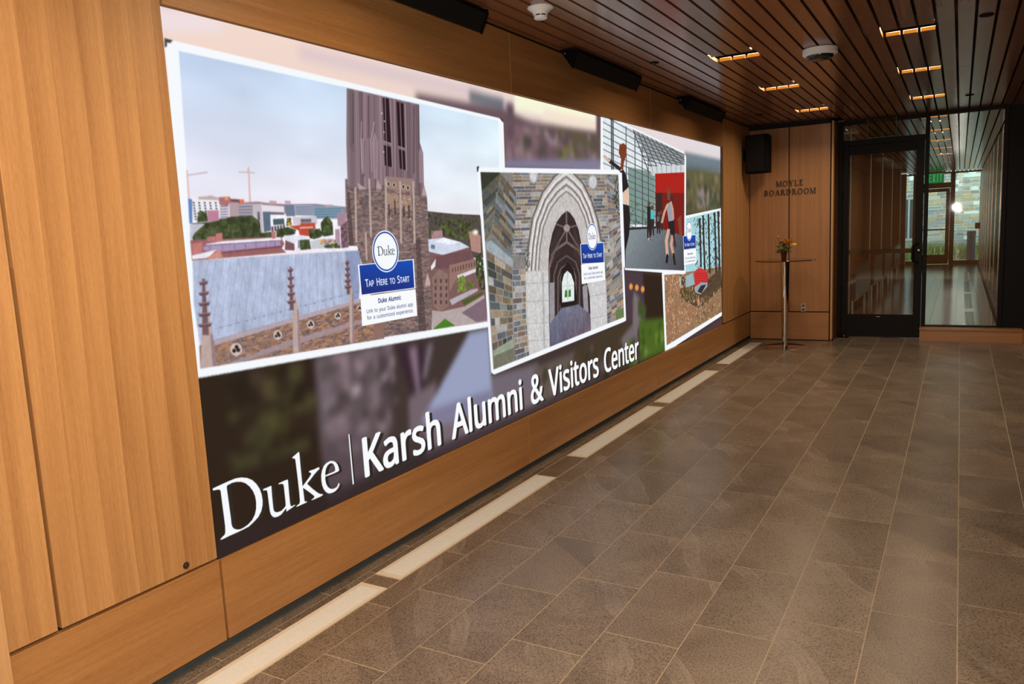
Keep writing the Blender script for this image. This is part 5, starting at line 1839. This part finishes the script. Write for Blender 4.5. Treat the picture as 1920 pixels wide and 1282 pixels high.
    # ---------- picture 3: gymnasium ----------
    C.f(P("p 1126.5,213 1135,214 1281,284 1286.5,293 1285.5,513 1280,514 1172,506 1126,320"), WHITE)
    PH3 = P("g 55,48 62,46 463,236 462,820 166,808 150,330 55,310")
    C.f(PH3, (206, 216, 222))
    with C.clip(PH3):
        C.f(P("g 55,45 140,85 320,330 320,600 160,620 150,320 55,310"), (226, 234, 238))
        C.f(P("g 180,300 315,330 315,590 185,590"), (124, 150, 142))
        C.blobs(P("g 180,480 315,500 315,590 185,590"), 60, 10, 26, [(70, 100, 84), (96, 130, 116), (60, 84, 70)], rn)
        for i in range(16):
            C.l(Pq("g", [(50, 40 + i * 34), (320, 190 + i * 30)]), 3.8, (84, 92, 98))
        for x in (97, 105, 170, 214, 250, 280):
            C.l(Pq("g", [(x, 40), (x + 4, 600)]), 6 if x < 110 else 4, (66, 72, 78))
        C.f(P("g 200,100 470,225 470,300 285,260"), (150, 158, 162))
        for i in range(9):
            C.l(Pq("g", [(205 + i * 22, 110 + i * 10), (285 + i * 24, 330 - i * 6)]), 3.8, (72, 72, 76))
            C.l(Pq("g", [(200 + 8 * i, 110 + 22 * i), (470, 235 + 11 * i)]), 2.9, (62, 62, 66))
        C.f(P("g 285,300 465,290 465,345 300,345"), (206, 212, 216))
        for i in range(7):
            C.l(Pq("g", [(300 + i * 24, 285), (302 + i * 24, 345)]), 2.5, (140, 146, 150))
        C.f(P("g 316,335 465,328 465,650 318,620"), (172, 28, 24))
        C.f(P("g 316,430 465,432 465,650 318,620"), (120, 24, 22))
        C.f(P("g 320,432 352,432 352,600 322,600"), (52, 36, 36))
        C.f(P("g 385,440 408,440 410,600 388,600"), (92, 30, 28))
        C.f(P("g 160,615 330,605 470,650 470,830 165,810"), (96, 106, 116))
        C.g4(P("g 160,615 330,605 470,650 470,830 165,810"), (140, 152, 156), (82, 88, 96), (112, 122, 130), (64, 66, 74), P("g 160,605 470,605 470,830 160,830"))
        C.f(P("g 160,606 320,598 330,608 160,618"), (44, 42, 46))
        for (x, y, h, top, bot) in ((285, 475, 195, (34, 30, 34), (40, 30, 32)), (302, 495, 150, (70, 190, 196), (44, 36, 40)), (334, 525, 110, (90, 110, 130), (40, 34, 38)), (345, 520, 100, (60, 50, 54), (48, 40, 42))):
            C.disc(Pq("g", [(x, y + 10)]), 7, 11, (96, 62, 50))
            C.f(Pq("g", [(x - 9, y + 24), (x + 9, y + 24), (x + 8, y + h * 0.5), (x - 8, y + h * 0.5)]), top)
            C.f(Pq("g", [(x - 9, y + h * 0.45), (x + 9, y + h * 0.45), (x + 9, y + h), (x + 3, y + h), (x, y + h * 0.7), (x - 4, y + h), (x - 9, y + h)]), bot)
        C.blobs(P("g 274,655 300,655 300,672 274,672"), 8, 8, 14, [(240, 240, 240)], rn)
        # running figure
        C.f(P("g 375,415 385,405 394,425 390,470 378,465"), (108, 72, 56))
        C.f(P("g 376,485 396,475 406,520 410,570 384,575 376,520"), (150, 156, 164))
        C.l(P("g 378,490 362,530 350,580"), 10.9, (206, 156, 134))
        C.l(P("g 395,475 404,510 408,560"), 8.4, (206, 156, 134))
        C.f(P("g 382,575 412,568 416,640 400,650 384,610"), (34, 28, 34))
        C.l(P("g 384,615 372,670 378,745"), 14.3, (216, 170, 148))
        C.l(P("g 404,645 396,690 408,740"), 13.4, (206, 158, 136))
        C.l(P("g 378,740 374,780"), 10.9, (28, 24, 28))
        C.l(P("g 408,735 415,790"), 10.1, (34, 28, 30))
        C.l(P("g 408,640 418,700"), 9.2, (60, 44, 44))
        C.f(P("g 428,560 446,540 452,640 438,645"), (130, 62, 50))
        # foreground figure
        C.l(P("g 62,245 90,280"), 12.6, (216, 176, 156))
        C.l(P("g 92,275 142,312"), 16.8, (34, 32, 40))
        C.f(P("g 138,190 158,182 174,196 172,240 160,280 156,318 142,312 146,260 134,230"), (122, 58, 34))
        C.f(P("g 136,325 158,315 172,345 184,400 146,438 150,360"), (30, 28, 34))
        C.f(P("g 146,438 184,402 187,490 150,482"), (222, 192, 170))
        C.f(P("g 148,485 186,495 192,560 186,640 168,720 168,806 160,806 158,660"), (30, 28, 30))
    # ---------- picture 2: stone archway ----------
    C.f(P("p 897,313 1159,318 1163,323 1174,600 1168,604 924,703 921,700 895,318"), WHITE)
    C.f(P("a 12,38 28,36 24,46 20,68 14,68 / 98,1240 104,1252 116,1258 100,1262"), (56, 56, 60))
    PH2 = P("a 34,70 842,84 876,920 110,1228")
    C.f(PH2, (132, 128, 126))
    with C.clip(PH2):
        ST = [(120, 122, 130), (146, 130, 114), (104, 108, 122), (164, 150, 136), (130, 114, 104), (146, 146, 148), (116, 102, 98), (156, 136, 116), (96, 98, 106), (160, 158, 156)]
        SD = [(96, 96, 90), (110, 96, 78), (82, 86, 92), (122, 112, 96), (100, 88, 80), (74, 76, 72), (88, 96, 92)]
        MO = (186, 184, 178)
        def Q4(*pts):
            return [Pq("a", [p])[0][0] for p in pts]
        C.f(P("a 30,60 160,60 60,200 50,480"), (52, 56, 44))
        C.bricks(Q4((225, 70), (500, 70), (330, 560), (215, 560)), 24, 4, ST, MO, 5, rn)
        C.bricks(Q4((590, 78), (800, 80), (800, 560), (735, 560)), 24, 4, ST, MO, 5, rn)
        C.bricks(Q4((30, 190), (152, 75), (98, 425), (60, 480)), 13, 2, SD, (124, 130, 116), 5, rn)
        C.bricks(Q4((152, 75), (250, 200), (222, 565), (98, 425)), 14, 2, SD + ST[:3], (134, 138, 126), 5, rn)
        C.f(P("a 66,482 98,445 224,565 224,632 70,525"), (160, 168, 176))
        C.f(P("a 66,482 98,445 224,562 222,580 96,470"), (116, 124, 128))
        C.bricks(Q4((70, 530), (222, 634), (225, 1060), (105, 1120)), 12, 3, SD + ST, (164, 164, 152), 6, rn)
        C.bricks(Q4((220, 640), (312, 640), (320, 1150), (235, 1180)), 16, 2, ST, MO, 6, rn)
        C.f(P("a 108,1118 225,1045 235,1110 118,1195"), (150, 160, 140))
        C.f(P("a 112,1150 236,1095 240,1170 110,1230"), (116, 116, 100))
        C.bricks(Q4((770, 80), (850, 160), (862, 470), (795, 560)), 20, 2, ST, MO, 4, rn)
        C.blobs(P("a 815,90 850,95 855,330 820,300"), 70, 10, 22, [(40, 60, 40), (62, 82, 54), (30, 44, 34)], rn)
        C.f(P("a 800,560 862,440 864,490 802,600"), (150, 154, 158))
        C.bricks(Q4((765, 600), (868, 500), (880, 900), (775, 960)), 18, 3, ST, MO, 4, rn)
        C.f(P("a 826,880 876,866 876,925 830,940"), (104, 124, 78))
        outer = [(320, 1145), (300, 900), (300, 650), (312, 500), (335, 340), (395, 185), (468, 88), (536, 34), (582, 72), (636, 128), (690, 240), (725, 350), (745, 470), (762, 620), (775, 800), (778, 965)]
        inner = [(440, 1095), (436, 880), (432, 640), (437, 520), (455, 430), (480, 365), (510, 322), (540, 297), (560, 310), (585, 345), (610, 410), (625, 490), (637, 580), (655, 700), (675, 800), (682, 1000)]
        C.f(Pq("a", outer + inner[::-1]), (196, 190, 188))
        for t, c, w in ((0.03, (110, 102, 96), 10), (0.16, (226, 222, 220), 10), (0.24, (124, 116, 116), 9), (0.34, (222, 216, 214), 10), (0.42, (128, 120, 120), 9), (0.5, (216, 210, 208), 9), (0.57, (138, 130, 128), 8)):
            C.l(Pq("a", [(o[0] + (n[0] - o[0]) * t, o[1] + (n[1] - o[1]) * t) for o, n in zip(outer, inner)][2:-3]), w, c)
        C.f(P("a 300,655 436,650 440,1095 320,1145"), (206, 204, 204))
        C.f(P("a 672,720 764,690 778,965 682,1000"), (206, 204, 206))
        for y in (725, 830, 960, 1060):
            C.l(Pq("a", [(302, y), (438, y - 8)]), 3, (160, 158, 158))
            C.l(Pq("a", [(672, y - 30), (770, y - 50)]), 3, (160, 158, 160))
        C.l(P("a 400,660 408,1100"), 12, (180, 178, 178))
        C.f(Pq("a", inner), (52, 40, 42))
        with C.clip(Pq("a", inner)):
            for (c0, top, rr, w, col) in ((540, 480, 105, 14, (118, 102, 98)), (540, 560, 75, 9, (96, 82, 80)), (541, 610, 52, 8, (104, 90, 86)), (542, 636, 40, 6, (90, 76, 74))):
                C.l(Pq("a", [(c0 - rr, 900), (c0 - rr, top + rr * 1.5), (c0 - rr * 0.7, top + rr * 0.5), (c0, top), (c0 + rr * 0.7, top + rr * 0.5), (c0 + rr, top + rr * 1.5), (c0 + rr, 900)]), w, col)
            for ln in ("a 540,400 450,560", "a 540,400 640,560", "a 538,300 540,480", "a 540,398 470,372", "a 540,398 610,380"):
                C.l(P(ln), 9, (112, 98, 94))
            for i in range(9):
                C.l(Pq("a", [(445, 500 + 14 * i), (500, 400 + 18 * i)]), 3, (74, 60, 60))
                C.l(Pq("a", [(630, 520 + 14 * i), (580, 400 + 18 * i)]), 3, (74, 60, 60))
            C.f(P("a 440,720 468,715 470,940 440,960 / 632,740 660,730 668,900 640,895"), (150, 146, 152))
            C.f(P("a 498,820 512,640 545,600 580,640 600,820 600,850 505,862"), (34, 26, 28))
            C.f(P("a 513,835 511,720 524,668 543,648 566,668 583,720 584,824"), (226, 236, 232))
            C.f(P("a 527,805 530,765 536,758 543,768 543,802 / 550,802 550,765 558,756 564,766 564,800"), (70, 120, 60))
            for ln in ("a 543,655 546,830", "a 515,740 582,734"):
                C.l(P(ln), 4, (190, 198, 194))
            FL = P("a 438,1098 440,960 510,868 608,845 680,905 684,1002")
            C.g4(FL, (120, 128, 152), (104, 104, 122), (82, 78, 98), (116, 90, 98), P("a 438,845 684,845 684,1098 438,1098"))
            C.tex(FL, 0.16, 1)
        C.disc(P("a 540,398"), 19, 22, (156, 142, 138))
        for q in ("345,92", "692,128"):
            C.disc(P("a " + q), 30, 48, (150, 150, 152))
            C.disc(P("a " + q), 22, 38, (204, 204, 206))
        C.blobs(P("a 295,540 325,540 325,630 295,640"), 40, 6, 16, [(200, 200, 200), (90, 90, 86), (70, 80, 56)], rn)
        C.tex(PH2, 0.10, 2)
    C.f(P("p 1166,596 1173,594 1174,601 1168,604"), WHITE)
    for reg in (PH3, PH4):
        C.tex(reg, 0.07, 2)
    C.tex(P("y 75,330 1850,330 l 715,420 1140,420 1170,1130 p 375.6,691"), 0.05, 2)
    soft = C.a.copy()
    C.blur(1)
    C.a = 0.35 * soft + 0.65 * C.a
    # ---------- tap cards ----------
    BLUE, NAVY = (22, 62, 150), (24, 36, 96)
    def card(quad_b, quad_w, circ, rim, bt, h1, l1, l2, du, small):
        C.f(P(quad_b), WHITE)
        q = np.array(P(quad_b)[0])
        c0 = q.mean(0)
        q2 = c0 + (q - c0) * np.array((0.955, 0.94))
        C.g4([[tuple(p) for p in q2]], (20, 66, 168), (18, 78, 182), (28, 44, 116), (26, 52, 140))
        C.f(P(quad_w), (248, 250, 252))
        cc = np.array(P(circ)[0])
        cx, cy = cc.mean(0)
        rx, ry = (cc[:, 0].max() - cc[:, 0].min()) / 2, (cc[:, 1].max() - cc[:, 1].min()) / 2
        C.ell((cx, cy), rx, ry, WHITE)
        C.ell((cx, cy), rx * 0.94, ry * 0.94, (34, 70, 158))
        C.ell((cx, cy), rx * 0.86, ry * 0.87, (246, 249, 252))
        C.logo(P(du)[0], (58, 64, 78), small)
        C.smallcaps("Tap Here to Start", P(bt)[0], (250, 250, 252), 1.6)
        C.text("Duke Alumni:", P(h1)[0], NAVY, 1.2)
        C.text("Link to your Duke alumni app", P(l1)[0], (58, 66, 116), 0.0)
        C.text("for a customized experience.", P(l2)[0], (58, 66, 116), 0.0)
    card("c 70,487 742,418 763,770 102,860", "c 102,870 763,780 785,1100 122,1225", "c 246,320 400,75 567,330 405,580", 0,
         "c 165,755 693,690 155,665", "c 315,948 592,905 310,895", "c 175,1072 735,982 170,1025", "c 183,1150 740,1055 178,1105", "c 308,380 516,362 300,268", 0.6)
    card("a 619,491 758,481 760,602 626,610", "a 624,612 762,598 766,702 628,727", "a 655,448 688,368 720,450 692,528", 0,
         "a 636,577 748,566 634,549", "a 668,642 725,635 667,626", "a 638,676 752,662 637,661", "a 642,700 752,685 641,686", "a 668,466 710,460 666,430", 0.3)
    card("g 456,647 520,640 521,708 459,717", "g 459,719 521,710 524,782 461,793", "g 472,620 486,572 502,620 487,672", 0,
         "g 464,700 514,694 463,684", "g 478,742 506,739 478,732", "g 465,764 518,757 465,754", "g 467,780 519,773 467,771", "g 476,630 498,626 475,606", 0.2)
    # ---------- headline lettering ----------
    C.logo_big((18, -9), (42, 36, 30))
    C.logo_big((0, 0), (246, 248, 252))
    C.f(P("k 836,622 846,620 878,955 868,958"), (42, 36, 34))
    C.f(P("k 830,620 838,618 868,952 859,955"), (246, 248, 252))
    hl = P("k 925,912 p 1198,671 k 903,658")[0]
    C.text("Karsh Alumni & Visitors Center", [(p[0] + 24, p[1] - 11) for p in hl], (40, 36, 34), 9, None, 1.5)
    C.text("Karsh Alumni & Visitors Center", hl, (248, 249, 252), 10, None, 1.5)
    return C
DUKE = P("d 55,552 60,545 130,512 250,458 330,425 400,414 470,420 530,445 580,490 620,550 645,620 656,690 655,750 640,820 605,890 550,950 490,1005 420,1042 330,1085 240,1125 180,1155 150,1165 148,1155 175,1125 200,1100 207,1075 205,1000 190,880 170,730 155,610 150,575 140,562 110,562 70,572 58,568 / 225,520 240,505 290,480 340,468 400,468 450,485 500,525 540,580 565,640 577,710 577,790 562,860 530,925 480,980 430,1015 390,1035 350,1040 315,1030 295,1010 283,975 275,900 260,790 240,640 228,560 / 660,560 665,553 720,530 755,515 762,520 763,545 770,640 780,740 787,800 800,825 820,832 850,828 880,815 910,785 930,760 932,740 928,690 915,570 908,510 900,495 880,492 850,498 845,492 848,485 900,460 950,440 960,442 962,465 972,590 985,720 992,755 1005,760 1045,742 1048,750 1000,785 950,820 943,828 940,815 938,785 915,815 880,860 840,885 800,895 775,885 755,860 742,820 730,730 715,610 708,575 695,568 665,573 / 1010,180 1012,172 1045,145 1085,108 1093,112 1098,130 1110,270 1125,420 1135,520 1165,480 1210,420 1238,375 1235,360 1215,355 1210,345 1218,335 1270,318 1325,292 1337,295 1337,315 1310,340 1275,380 1230,440 1190,490 1200,500 1260,555 1320,600 1345,612 1378,615 1380,625 1360,640 1320,658 1290,672 1245,690 1242,680 1265,665 1278,645 1265,630 1220,595 1170,560 1140,540 1150,620 1158,690 1165,705 1185,700 1190,708 1170,722 1110,748 1065,768 1058,762 1075,745 1098,728 1103,700 1095,600 1075,420 1055,260 1048,205 1040,188 1020,188 / 1575,330 1560,345 1500,372 1440,395 1408,405 1408,440 1418,490 1440,530 1475,552 1510,550 1545,530 1560,500 1565,482 1578,485 1575,510 1560,545 1530,580 1490,602 1450,608 1420,595 1390,560 1370,510 1360,450 1358,390 1368,330 1390,275 1425,238 1465,218 1500,216 1535,232 1558,265 1570,300 / 1408,390 1440,375 1490,355 1520,340 1527,325 1522,290 1510,260 1490,245 1465,246 1435,270 1415,315 1408,360")


picture = paint_display()
img = bpy.data.images.new("screen_picture", picture.w, picture.h, alpha=False)
_px = np.ones((picture.h, picture.w, 4), np.float32)
_px[..., :3] = np.clip(picture.a, 0, 1)
img.pixels.foreach_set(_px.ravel())
img.update()
img.pack()
t = NT("lit_screen")
ti = t.n("ShaderNodeTexImage")
ti.image = img
ti.interpolation = "Cubic"
ti.extension = "EXTEND"
t.set(Base_Color=(0.004, 0.004, 0.004), Roughness=0.6)
t.p.inputs["Specular IOR Level"].default_value = 0.2
t.link(ti.outputs["Color"], t.p.inputs["Emission Color"])
t.p.inputs["Emission Strength"].default_value = 1.0
display.data.materials.append(t.m)
